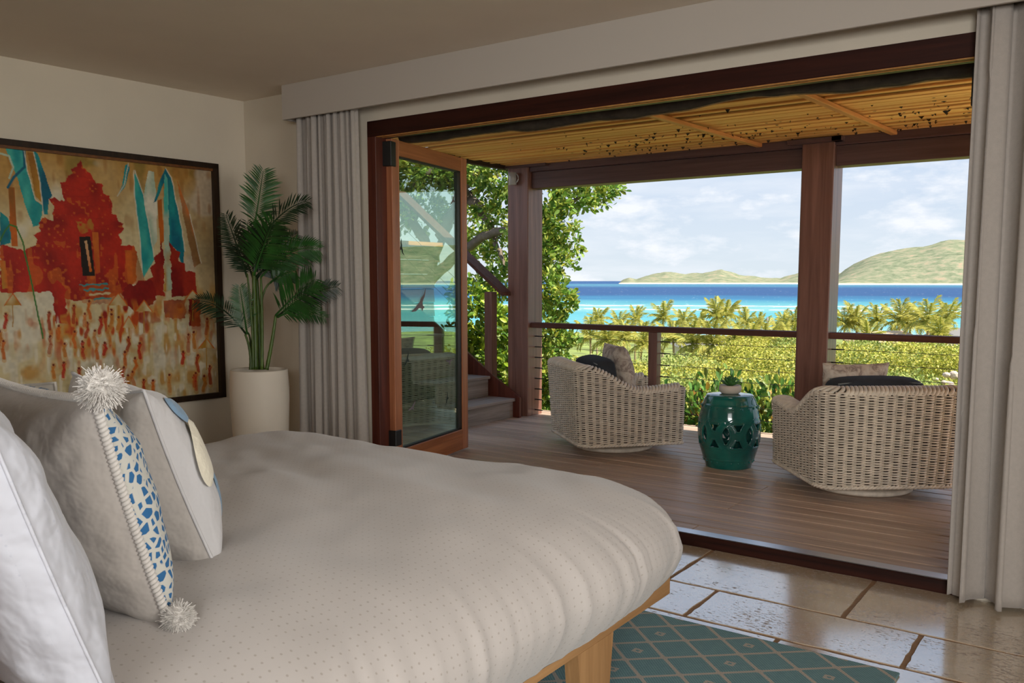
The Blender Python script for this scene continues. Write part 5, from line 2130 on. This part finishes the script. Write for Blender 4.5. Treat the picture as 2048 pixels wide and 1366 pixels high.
def sea_mat():
    m, nt, b = new_mat('sea_water')
    geo = N(nt, 'ShaderNodeNewGeometry')
    ln = N(nt, 'ShaderNodeVectorMath', op='LENGTH')
    nt.links.new(geo.outputs['Position'], ln.inputs[0])
    lg = N(nt, 'ShaderNodeMath', op='LOGARITHM')
    lg.inputs[1].default_value = 10.0
    nt.links.new(ln.outputs['Value'], lg.inputs[0])
    sep = N(nt, 'ShaderNodeSeparateXYZ')
    nt.links.new(geo.outputs['Position'], sep.inputs[0])
    # noise in (angle, log distance)
    an = N(nt, 'ShaderNodeMath', op='ARCTAN2')
    nt.links.new(sep.outputs['X'], an.inputs[0])
    nt.links.new(sep.outputs['Y'], an.inputs[1])
    cb = N(nt, 'ShaderNodeCombineXYZ')
    nt.links.new(an.outputs[0], cb.inputs[0])
    nt.links.new(lg.outputs[0], cb.inputs[1])

    def noise(sx, sy, detail=4, dist=0.0):
        mp = N(nt, 'ShaderNodeMapping')
        mp.inputs['Scale'].default_value = (sx, sy, 1)
        nt.links.new(cb.outputs[0], mp.inputs[0])
        no = N(nt, 'ShaderNodeTexNoise')
        no.inputs['Scale'].default_value = 1
        no.inputs['Detail'].default_value = detail
        no.inputs['Distortion'].default_value = dist
        nt.links.new(mp.outputs[0], no.inputs['Vector'])
        return no.outputs[0]

    def M(op, a, b_=None, c_=None):
        n_ = N(nt, 'ShaderNodeMath', op=op)
        for k, v_ in enumerate((a, b_, c_)):
            if v_ is None:
                continue
            if isinstance(v_, (int, float)):
                n_.inputs[k].default_value = v_
            else:
                nt.links.new(v_, n_.inputs[k])
        return n_.outputs[0]
    wob = M('MULTIPLY_ADD', noise(6, 14), 0.16, -0.08)
    x = M('ADD', lg.outputs[0], wob)
    t_ = M('MULTIPLY_ADD', x, 1 / 2.2, -2.3 / 2.2)      # 2.3 .. 4.5

    def pos(dist):
        return (math.log10(dist) - 2.3) / 2.2
    k = 0.52

    def c(r, g, b_):
        q = srgb(r, g, b_)
        return tuple(a * k for a in q)
    rp = ramp(nt, [(pos(260), c(176, 222, 224)), (pos(330), c(128, 206, 216)), (pos(430), c(108, 198, 210)), (pos(520), c(146, 210, 212)), (pos(640), c(108, 188, 202)), (pos(800), c(68, 144, 186)),
                   (pos(1050), c(56, 100, 154)), (pos(2100), c(58, 100, 154)), (pos(2700), c(82, 142, 178)), (pos(4000), c(98, 160, 186)), (pos(5200), c(66, 116, 166)), (pos(9000), c(58, 102, 156))])
    nt.links.new(t_, rp.inputs[0])
    # streaks
    stn = noise(26, 130, 5)
    mul = N(nt, 'ShaderNodeMixRGB')
    mul.blend_type = 'MULTIPLY'
    mul.inputs[0].default_value = 0.55
    sr = ramp(nt, [(0.3, (0.62, 0.72, 0.8)), (0.7, (1.25, 1.15, 1.08))])
    nt.links.new(stn, sr.inputs[0])
    nt.links.new(rp.outputs[0], mul.inputs[1])
    nt.links.new(sr.outputs[0], mul.inputs[2])
    # breaker bands on the reef and scattered white caps
    def band(d0, w_, amp):
        dd = M('ABSOLUTE', M('SUBTRACT', lg.outputs[0], math.log10(d0)))
        return M('MULTIPLY', M('LESS_THAN', dd, M('MULTIPLY_ADD', noise(34, 60, 4), w_ * 3.2, -w_ * 1.25)), amp)
    reef = M('MAXIMUM', band(500, 0.020, 1.0), band(575, 0.016, 1.0))
    gate = ramp(nt, [(0.36, (0, 0, 0)), (0.42, (1, 1, 1))])
    nt.links.new(noise(7, 4, 2), gate.inputs[0])
    foam1 = M('MULTIPLY', reef, gate.outputs[0])
    caps = ramp(nt, [(0.70, (0, 0, 0)), (0.74, (1, 1, 1))])
    nt.links.new(noise(160, 210, 2), caps.inputs[0])
    foam = M('MAXIMUM', foam1, M('MULTIPLY', caps.outputs[0], 0.8))
    mf = N(nt, 'ShaderNodeMixRGB')
    nt.links.new(foam, mf.inputs[0])
    nt.links.new(mul.outputs[0], mf.inputs[1])
    mf.inputs[2].default_value = (0.72, 0.72, 0.70, 1)
    nt.links.new(mf.outputs[0], b.inputs['Base Color'])
    b.inputs['Roughness'].default_value = 0.6
    b.inputs['Specular IOR Level'].default_value = 0.08
    return m


V, Fq = [], []
sr_ = np.geomspace(240, 90000, 60)
for r in sr_:
    for a in angs:
        V.append((r * math.sin(a), r * math.cos(a), SEA))
for i_ in range(len(sr_) - 1):
    for k in range(na - 1):
        Fq.append((i_ * na + k, (i_ + 1) * na + k, (i_ + 1) * na + k + 1, i_ * na + k + 1))
sea = mesh('sea', V, Fq, sea_mat(), None, True)
tag(sea, 'turquoise bay deepening to blue with white breakers on a reef', kind='structure')


# islands
def px_ang(u):
    return -YAW + math.atan((u - CX) / math.hypot(FPX, 176))


def island(name, label, dist, ridge, depth, seed, beach=True):
    """ridge: (pixel x, pixels above the horizon) in the reference frame"""
    us = np.array([a for a, _ in ridge], float)
    hs = np.array([b_ for _, b_ in ridge], float)
    nu, nd = 150, 26
    uu = np.linspace(us[0], us[-1], nu)
    hh = np.interp(uu, us, hs)
    V = []
    for j in range(nd):
        t_ = j / (nd - 1)                 # 0 shore .. 1 ridge .. beyond
        for q in range(nu):
            a = px_ang(uu[q])
            r = dist + depth * t_
            hr = (hh[q] / 1741.0 * (dist + depth * 0.62) / math.cos(a + YAW)) + (EYE - SEA) * 1.0
            s = math.sin(min(t_ / 0.62, 1.0) * PI / 2) if t_ < 0.62 else math.cos((t_ - 0.62) / 0.38 * PI / 2)
            V.append((r * math.sin(a), r * math.cos(a), SEA - 1 + (hr) * s))
    V = np.array(V)
    nz = vnoise(V[:, :2] / (dist * 0.02), seed) + 0.5 * vnoise(V[:, :2] / (dist * 0.008), seed + 1)
    rel = np.clip((V[:, 2] - SEA) / 60, 0, 1)
    V[:, 2] += nz * rel * dist * 0.0016
    Q = [(j * nu + q, j * nu + q + 1, (j + 1) * nu + q + 1, (j + 1) * nu + q) for j in range(nd - 1) for q in range(nu - 1)]
    m, nt, b = new_mat(name + '_scrub')
    tc = N(nt, 'ShaderNodeTexCoord')
    no = N(nt, 'ShaderNodeTexNoise')
    no.inputs['Scale'].default_value = 0.022
    no.inputs['Detail'].default_value = 8
    no.inputs['Roughness'].default_value = 0.7
    nt.links.new(tc.outputs['Object'], no.inputs['Vector'])
    rp = ramp(nt, [(0.30, srgb(92, 102, 80)), (0.48, srgb(124, 130, 104)), (0.58, srgb(144, 140, 116)), (0.70, srgb(168, 138, 116))])
    nt.links.new(no.outputs[0], rp.inputs[0])
    sep = N(nt, 'ShaderNodeSeparateXYZ')
    nt.links.new(tc.outputs['Object'], sep.inputs[0])
    mr = N(nt, 'ShaderNodeMapRange')
    mr.inputs['From Min'].default_value = SEA + 1
    mr.inputs['From Max'].default_value = SEA + 9
    nt.links.new(sep.outputs['Z'], mr.inputs['Value'])
    mx = N(nt, 'ShaderNodeMixRGB')
    nt.links.new(mr.outputs[0], mx.inputs[0])
    mx.inputs[1].default_value = (*srgb(226, 214, 190), 1)
    nt.links.new(rp.outputs[0], mx.inputs[2])
    nt.links.new(mx.outputs[0], b.inputs['Base Color'])
    b.inputs['Roughness'].default_value = 0.95
    b.inputs['Specular IOR Level'].default_value = 0.0
    o = quads_np(name, V, np.array(Q), m, None, True)
    tag(o, label, 'island')
    return o


island('low_island', 'long low sandy green island on the horizon', 4700,
       [(1236, -6), (1244, 2), (1258, 8), (1272, 4), (1290, 10), (1330, 17), (1350, 16), (1372, 12), (1400, 14), (1425, 19), (1442, 22), (1462, 17), (1490, 10), (1530, 6), (1560, 5), (1580, 10), (1600, 16), (1640, 20), (1690, 12), (1720, 2), (1740, -4)], 1500, 5)
island('hill_island', 'broad scrub-covered hill across the bay', 3900,
       [(1655, -6), (1680, 14), (1705, 28), (1740, 42), (1775, 49), (1810, 53), (1850, 56), (1885, 64), (1920, 63), (1980, 64), (2080, 66), (2250, 62), (2500, 58), (2900, 50), (3400, 40), (4200, 30)], 1900, 9)


# ---------------- palms by the shore
MAT['palm_trunk'] = plain('palm_trunk', srgb(150, 130, 104), 0.9, noise=0.2, nscale=6)
MAT['palm_leaf'] = leafmat('palm_leaf', 0.3, 0.5, 0.4)


def palm_frond_mesh(seed, droop, L=2.9):
    rr = np.random.default_rng(seed)
    V, Fc, Cc = [], [], []
    base_c = np.array(srgb(150, 156, 62))
    tip_c = np.array(srgb(206, 196, 104))
    n = 22
    t_ = np.linspace(0, 1, 12)
    path = np.stack([np.zeros(12), L * (t_ - 0.18 * t_ ** 2 * droop), 0.55 * L * t_ * (0.9 - droop * t_)], -1)
    v, f = tube_data(path, np.linspace(0.05, 0.015, 12), 4, False)
    V += v.tolist()
    Fc += [list(q) for q in f]
    Cc += [base_c] * len(v)
    for k in range(n):
        tk = 0.10 + 0.9 * k / (n - 1)
        p = np.array([np.interp(tk, t_, path[:, q]) for q in range(3)])
        ll = L * 0.30 * (0.4 + 0.6 * math.sin(PI * min(1, 0.15 + tk * 0.8)))
        for sg in (-1, 1):
            d = np.array([sg * 0.75, 0.55 + 0.4 * tk, -0.15 - rr.uniform(0, 0.6)])
            d /= np.linalg.norm(d)
            o_ = len(V)
            w = 0.055
            V += [(p + np.array([0, -w, 0])).tolist(), (p + np.array([0, w, 0])).tolist(), (p + d * ll * 0.6 + np.array([0, w * 0.9, -0.03])).tolist(), (p + d * ll + np.array([0, 0, -0.12])).tolist(), (p + d * ll * 0.6 + np.array([0, -w * 0.9, -0.03])).tolist()]
            Fc.append([o_, o_ + 1, o_ + 2, o_ + 3, o_ + 4])
            c0 = base_c * rr.uniform(0.7, 1.1)
            c1 = tip_c * rr.uniform(0.75, 1.1)
            Cc += [c0, c0, c1, c1, c1]
    me = bpy.data.meshes.new('palm_frond')
    me.from_pydata(V, [], Fc)
    me.materials.append(MAT['palm_leaf'])
    a = me.color_attributes.new('Col', 'FLOAT_COLOR', 'POINT')
    c4 = np.ones((len(V), 4), np.float32)
    c4[:, :3] = np.clip(np.array(Cc), 0, 1)
    a.data.foreach_set('color', c4.ravel())
    return me


FM = [palm_frond_mesh(1, 0.55), palm_frond_mesh(2, 0.95), palm_frond_mesh(3, 1.35)]
tv, tf = tube_data([(0, 0, -6.0), (0.15, 0.05, -4), (0.2, 0.1, -2), (0.08, 0.05, 0)], [0.19, 0.15, 0.13, 0.12], 7, False)
TM = bpy.data.meshes.new('palm_trunk')
TM.from_pydata(tv.tolist(), [], tf)
TM.materials.append(MAT['palm_trunk'])


def palm(u, v_, depth, size, label, group, seed, nf=17):
    """crown centre seen at (u, v_) at that distance"""
    rr = random.Random(seed)
    c = at(u, v_, depth)
    o = empty('coconut_palm', tuple(c), rr.uniform(0, 6.28))
    o.matrix_basis = Matrix.Translation(tuple(c)) @ Matrix.Rotation(rr.uniform(0, 6.28), 4, 'Z') @ Matrix.Scale(size, 4)
    tag(o, label, 'palm tree', group)
    t_ = bpy.data.objects.new('trunk', TM)
    g = ground_z(math.hypot(c[0], c[1]))
    t_.scale = (1, 1, max(0.3, (c[2] - g + 0.5) / 6.0 / size))
    link(t_, o, False)
    wind = rr.uniform(-0.2, 0.2)
    for k in range(nf):
        f = bpy.data.objects.new('frond', FM[k % 3])
        an = k * 2.39996 + rr.uniform(-0.3, 0.3)
        tilt = (0.85, 0.35, -0.25)[k % 3] + rr.uniform(-0.25, 0.25)
        f.matrix_basis = Matrix.Rotation(an, 4, 'Z') @ Matrix.Rotation(tilt, 4, 'X') @ Matrix.Scale(rr.uniform(0.8, 1.08), 4)
        link(f, o, False)


PALMS = [(1196, 642, 150, 1.0), (1238, 646, 140, .9), (1272, 640, 150, 1.05), (1328, 638, 135, 1.15), (1368, 650, 130, 1.0), (1400, 652, 140, 1.0), (1432, 634, 128, 1.2), (1452, 632, 132, 1.2), (1492, 646, 140, 1.0), (1520, 655, 150, 1.0), (1566, 652, 140, 1.0), (1588, 650, 130, 1.0),
         (1690, 650, 120, 1.1), (1712, 648, 120, 1.2), (1754, 644, 125, 1.05), (1800, 645, 118, 1.2), (1822, 650, 122, 1.1), (1856, 646, 110, 1.35), (1896, 640, 115, 1.1),
         (1180, 675, 105, 1.0), (1215, 684, 98, 1.0), (1250, 680, 100, 1.0), (1285, 690, 92, 1.0), (1345, 680, 100, 1.0), (1385, 690, 90, 1.1), (1425, 692, 88, 1.1), (1470, 684, 95, 1.0), (1500, 694, 85, 1.1), (1530, 688, 90, 1.1), (1560, 684, 95, 1.0), (1585, 694, 85, 1.0),
         (1735, 682, 100, 1.0), (1880, 672, 100, 1.0)]
ORD = ['first', 'second', 'third', 'fourth', 'fifth', 'sixth', 'seventh', 'eighth', 'ninth', 'tenth', 'eleventh', 'twelfth', 'thirteenth']
SHORE = sorted(range(12), key=lambda q: PALMS[q][0])
GROVE = sorted([q for q in range(12, len(PALMS)) if PALMS[q][0] < 1640], key=lambda q: PALMS[q][0])
EAST = sorted([q for q in range(len(PALMS)) if PALMS[q][0] > 1640], key=lambda q: PALMS[q][0])
for k, (u, v_, dp, s) in enumerate(PALMS):
    if u > 1640:
        lab, grp = ORD[EAST.index(k)] + ' coconut palm from the thick post towards the curtain', 'palms right of the thick post'
    elif k < 12:
        lab, grp = ORD[SHORE.index(k)] + ' palm crown above the top rail counting from the big tree', 'palms along the shore'
    else:
        lab, grp = ORD[GROVE.index(k)] + ' palm below the top rail counting from the big tree', 'palms in the grove behind the shrubs'
    palm(u, v_, dp, s, lab, grp, 100 + k)
for k, (u, v_, dp, s) in enumerate(((2120, 655, 110, 1.2), (2300, 660, 100, 1.2), (2500, 650, 110, 1.3), (2750, 665, 95, 1.2), (3050, 660, 100, 1.3))):
    palm(u, v_, dp, s, ORD[k] + ' coconut palm beyond the curtain, seen mirrored in the open door glass', 'palms mirrored in the door glass', 300 + k, 14)

# ---------------- thicket on the slope
rr = np.random.default_rng(77)
pos_, siz, hue = [], [], []
blobs = []
for _ in range(480):
    r = math.exp(rr.uniform(math.log(15), math.log(96)))
    a = rr.uniform(R(-46), R(62)) if rr.random() < 0.35 else rr.uniform(R(-40), R(-6))
    if r > 60 and a < R(-21.5):
        r *= 0.62
    ztop = -1.35 - 0.058 * (r - 18) + rr.uniform(-0.6, 0.3)
    if r > 45 and R(-21) < a < R(-7):
        ztop += 1.1
    if r < 18:
        ztop = -0.9 - 0.12 * (r - 12)
    rad = min(2.6, 0.9 + r * 0.028) * rr.uniform(0.7, 1.2)
    blobs.append((r * math.sin(a), r * math.cos(a), ztop - rad * 0.7, rad, r))
Cs, Ss, Hs = [], [], []
for (bx, by, bz, rad, r) in blobs:
    n_ = int(1150 * min(1.6, rad / 1.4))
    d = rr.normal(size=(n_, 3))
    d[:, 2] = np.abs(d[:, 2]) * 1.0 - 0.25
    d /= np.linalg.norm(d, axis=1)[:, None]
    q = rad * rr.uniform(0.75, 1.03, (n_, 1))
    Cs.append(np.array([bx, by, bz]) + d * q * np.array([1, 1, 0.7]))
    Ss.append(np.full(n_, 0.045 + 0.0023 * r))
    hv_ = rr.random()
    Hs.append(np.full(n_, hv_))
Cs, Ss, Hs = np.concatenate(Cs), np.concatenate(Ss), np.concatenate(Hs)
c1 = palette(len(Cs), [(162, 162, 58), (188, 180, 80), (132, 142, 52), (206, 196, 108)], 4)
c2 = palette(len(Cs), [(134, 150, 72), (164, 172, 92), (108, 128, 58), (186, 186, 116)], 5)
cc = np.where(Hs[:, None] < 0.55, c1, c2)
th_ = leaves('slope_thicket', Cs, Ss, cc, 'leaf_far', None, 1.2, True, 6)
tag(th_, 'sunlit yellow-green thicket covering the slope below the railing', 'thicket', kind='stuff')

# ---------------- hedge just outside the railing
HEDGE = [(-4.15, 7.35, 0.30, 0.55), (-3.55, 7.3, 0.26, 0.5), (-2.95, 7.35, 0.42, 0.55), (-2.45, 7.45, 0.40, 0.55), (-2.0, 7.3, 0.36, 0.5), (-1.5, 7.5, 0.10, 0.55), (-0.9, 7.5, 0.0, 0.55), (-0.3, 7.5, 0.0, 0.55), (0.5, 7.6, 0.0, 0.6), (1.4, 7.6, 0.1, 0.6)]
HL = ['leafy green hedge shrub at the foot of the stair-side post', 'leafy green hedge shrub behind the sideways wicker armchair', 'leafy green hedge shrub behind the slim rail post', 'leafy green hedge shrub directly behind the teal stool',
      'leafy green hedge shrub at the foot of the thick post by the stool', 'leafy green hedge shrub outside the railing behind the near armchair back']
for k, (hx, hy, ht, rad) in enumerate(HEDGE):
    rr = np.random.default_rng(500 + k)
    o = empty('hedge_shrub', (hx, hy, -1.2))
    tag(o, HL[k] if k < 5 else ORD[k - 5] + ' hedge shrub from the thick post, behind the near wicker armchair', 'shrub', 'hedge shrubs outside the railing')
    n_ = 2300
    d = rr.normal(size=(n_, 3))
    d /= np.linalg.norm(d, axis=1)[:, None]
    q = rr.uniform(0.35, 1.0, (n_, 1)) ** 0.6
    C = np.array([hx, hy, (ht - 1.0) / 2]) + d * q * np.array([rad, rad * 0.8, (ht + 1.0) / 2])
    # twigs push above the crown
    C[:, 2] += 0.10 * rr.random(n_) * (d[:, 2] > 0.5)
    col = palette(n_, [(62, 106, 44), (92, 138, 58), (136, 164, 70), (50, 88, 40), (160, 160, 66)], 600 + k)
    dry = rr.random(n_) < np.clip(0.30 - 0.35 * (C[:, 2] + 0.4), 0, 0.5)
    col[dry] = palette(int(dry.sum()), [(176, 124, 52), (130, 90, 44), (190, 150, 60)], 700 + k)
    lf_ = leaves('foliage', C, np.full(n_, 0.085), col, 'leaf', o, 0.6, False, 800 + k, d + np.array([0, 0, 0.4]))
    tag(lf_, kind='stuff')
    for s in range(7):
        a = s * 0.9 + k
        tube('stem', [(hx, hy, -1.25), (hx + 0.2 * math.cos(a), hy + 0.15 * math.sin(a), -0.5), (hx + 0.42 * rad * 2 * math.cos(a) * 0.6, hy + 0.3 * math.sin(a), ht - 0.1)], [0.016, 0.011, 0.005], 'bark', o, 6)

# ---------------- tree behind the steps


def blob_leaves(blist, per, size, cs, seed, stretch=0.8):
    rr = np.random.default_rng(seed)
    C, D = [], []
    for (u, v_, dp, rp_) in blist:
        c = at(u, v_, dp)
        rad = rp_ / FPX * dp
        n_ = int(per * (rad / 0.35) ** 1.6)
        # sprigs: leaves grouped round small twig ends
        ns_ = max(3, n_ // 14)
        d = rr.normal(size=(ns_, 3))
        d /= np.linalg.norm(d, axis=1)[:, None]
        tips = c + d * rad * rr.uniform(0.3, 1.0, (ns_, 1)) ** 0.5 * np.array([1, 1, stretch])
        reps = np.repeat(np.arange(ns_), 14)
        C.append(tips[reps] + rr.normal(size=(len(reps), 3)) * 0.03)
        D.append(d[reps] * 0.7 + rr.normal(size=(len(reps), 3)) * 0.5 + np.array([0, 0, 0.2]))
    C, D = np.concatenate(C), np.concatenate(D)
    return C, D, palette(len(C), cs, seed + 1)


tree = empty('shade_tree', (-7.6, 9.6, -2.0))
tag(tree, 'big green leafy tree behind the wooden steps with sprawling grey branches', 'tree')
TB = []
rt = random.Random(21)
# upper crown, thinner towards the middle where the sky shows
for (u, v_, dp, r) in [(800, 340, 10.5, 60), (860, 330, 10.2, 60), (930, 350, 10.5, 55), (985, 340, 10.0, 55), (1030, 360, 9.8, 50), (1095, 395, 9.2, 52), (1150, 390, 9.4, 45), (1200, 380, 9.6, 34), (1228, 374, 9.8, 18),
                       (780, 420, 10.5, 60), (850, 430, 10.8, 50), (930, 420, 11, 34), (1000, 420, 10.2, 46), (1060, 450, 9.2, 50), (1110, 450, 9.2, 46), (1140, 490, 9.4, 26),
                       (960, 480, 10.8, 34), (1010, 500, 10.2, 40), (1075, 510, 9.2, 46), (1115, 530, 9.2, 36), (930, 510, 11, 26), (1090, 580, 9.0, 50), (1120, 600, 9.0, 34),
                       (960, 570, 9.6, 26), (1010, 560, 9.8, 40), (1090, 650, 9.0, 46), (1110, 690, 9.0, 40), (1135, 690, 9.0, 26), (1085, 740, 9.0, 40), (1110, 760, 9.0, 30), (1080, 800, 9.0, 34),
                       (760, 300, 10.2, 70), (700, 380, 10.5, 70), (720, 480, 10.5, 60)]:
    TB.append((u, v_, dp, r))
C, D, col = blob_leaves(TB, 820, 0.1, [(96, 136, 50), (134, 168, 66), (176, 192, 92), (76, 110, 44), (170, 168, 66)], 31)
lf_ = leaves('crown', C, np.full(len(C), 0.078), col, 'leaf', tree, 0.7, False, 32, D)
tag(lf_, kind='stuff')
for pts_ in ([(820, 760, 10.8), (850, 600, 10.8), (880, 480, 10.6), (930, 390, 10.4), (1000, 345, 10.2)], [(930, 390, 10.4), (965, 420, 10.3), (990, 470, 10.2), (1010, 540, 10.0)], [(880, 480, 10.6), (940, 360, 10.2), (1020, 300, 9.8)],
             [(860, 560, 10.8), (950, 480, 10.4), (1060, 440, 9.6), (1180, 385, 9.6)], [(870, 520, 10.7), (800, 400, 10.4), (740, 330, 10.3)], [(920, 340, 10.2), (880, 330, 10.4), (820, 380, 10.4)]):
    P_ = np.array([at(*q) for q in pts_])
    tt_ = np.linspace(0, len(P_) - 1, 24)
    path = np.stack([np.interp(tt_, np.arange(len(P_)), P_[:, k]) for k in range(3)], -1)
    for _ in range(3):
        path[1:-1] = (path[:-2] + 2 * path[1:-1] + path[2:]) / 4
    path += rng.normal(0, 0.012, path.shape)
    tube('branch', path, np.linspace(0.075, 0.018, 24), 'bark', tree, 8)
tube('trunk', [tuple(at(790, 1000, 10.9) - np.array([0, 0, 1.0])), tuple(at(800, 880, 10.9)), tuple(at(820, 755, 10.8)), tuple(at(842, 640, 10.8))], [0.2, 0.15, 0.11, 0.08], 'bark', tree, 10)

bush = empty('stair_bush', (-6.6, 8.6, -1.5))
tag(bush, 'bright yellow-green bush beside the steps under the tree', 'bush')
C, D, col = blob_leaves([(940, 600, 8.9, 44), (965, 640, 8.8, 50), (930, 680, 8.9, 44), (985, 700, 8.8, 40), (950, 740, 8.9, 46), (1005, 640, 9.0, 40), (1010, 740, 9.0, 40), (1040, 700, 9.2, 50), (1040, 790, 9.2, 50), (980, 800, 9.0, 50)],
                        800, 0.1, [(150, 176, 50), (186, 196, 70), (104, 142, 46), (74, 112, 40)], 41)
tag(leaves('foliage', C, np.full(len(C), 0.085), col, 'leaf', bush, 0.8, False, 42, D), kind='stuff')
tube('stem', [tuple(at(925, 660, 9.0)), tuple(at(960, 690, 9.0)), tuple(at(985, 712, 9.0)), tuple(at(1000, 760, 9.1))], [0.03, 0.028, 0.025, 0.03], 'bark', bush, 8)
tube('stem', [tuple(at(1000, 760, 9.1)), tuple(at(990, 900, 9.1)), (-6.5, 8.6, -1.8)], [0.03, 0.04, 0.05], 'bark', bush, 8)

# ---------------- village bits among the palms
MAT['tan_roof'] = plain('tan_roof', srgb(206, 176, 144), 0.9)
MAT['grey_roof'] = plain('grey_roof', srgb(120, 118, 118), 0.9)
MAT['house_wall'] = plain('house_wall', srgb(214, 200, 176), 0.9)


def house(u, v_, depth, w, h, label, roof):
    c = at(u, v_, depth)
    o = empty('beach_house', (c[0], c[1], c[2] - h - 1.0), YAW)
    tag(o, label, 'house')
    x, y_ = w / 2, w * 0.35
    box('wall', -x * 0.9, x * 0.9, -y_ * 0.85, y_ * 0.85, -3.0, h, 'house_wall', o, 0, False)
    v = [(-x, -y_, h), (x, -y_, h), (x, y_, h), (-x, y_, h), (-x * 0.55, 0, h + 1.3), (x * 0.55, 0, h + 1.3)]
    mesh('roof', v, [(0, 1, 5, 4), (1, 2, 5), (2, 3, 4, 5), (3, 0, 4), (3, 2, 1, 0)], roof, o, False, False)
    for q in (-0.5, 0, 0.5):
        box('window', q * x - 0.4, q * x + 0.4, -y_ * 0.85 - 0.05, -y_ * 0.85, h * 0.25, h * 0.8, 'grey_roof', o, 0, False)


house(1770, 666, 112, 9.0, 2.4, 'pale house with a tan roof behind the right railing', 'tan_roof')
house(1900, 660, 118, 6.0, 2.4, 'small grey-roofed house at the edge of the curtain', 'grey_roof')
house(1460, 676, 110, 14.0, 2.2, 'low grey-roofed pavilion glimpsed under the top rail', 'grey_roof')
for k, (u, v0_, v1_, dp, lab) in enumerate(((1535, 634, 700, 100, 'slim grey lamp pole, taller of the two left of the thick post'), (1547, 640, 700, 100, 'slim grey lamp pole closest to the thick post'), (1414, 640, 712, 100, 'slim pale mast among the palms above the slim rail post'),
                                            (1835, 668, 708, 80, 'short pale pole under the red-brown rail'))):
    a, b_ = at(u, v0_, dp), at(u, v1_, dp)
    o = tube('lamp_pole', [tuple(a), tuple(a * 0.5 + b_ * 0.5), (b_[0], b_[1], b_[2] - 4)], 0.11, 'grey_roof', None, 6)
    tag(o, lab, 'pole')
rr = random.Random(9)
MAT['stone'] = plain('pale_stone', srgb(190, 172, 156), 0.9, noise=0.1, nscale=2)
rkv = None
for k in range(7):
    c = at(1868 + rr.uniform(-4, 45), 762 + rr.uniform(-14, 30), 34)
    bmr = bmesh.new()
    bmesh.ops.create_icosphere(bmr, subdivisions=2, radius=rr.uniform(0.10, 0.24))
    for v in bmr.verts:
        v.co *= 1 + 0.18 * math.sin(v.co.x * 9 + k) * math.cos(v.co.y * 7)
        v.co.z *= 0.7
        v.co += Vector(c)
    bmr.verts.index_update()
    o = mesh('rock', [tuple(v.co) for v in bmr.verts], [[a.index for a in f.verts] for f in bmr.faces], 'stone')
    bmr.free()
    tag(o, 'pale rock in the clearing beside the right curtain', 'rock', 'pale rocks in the clearing')
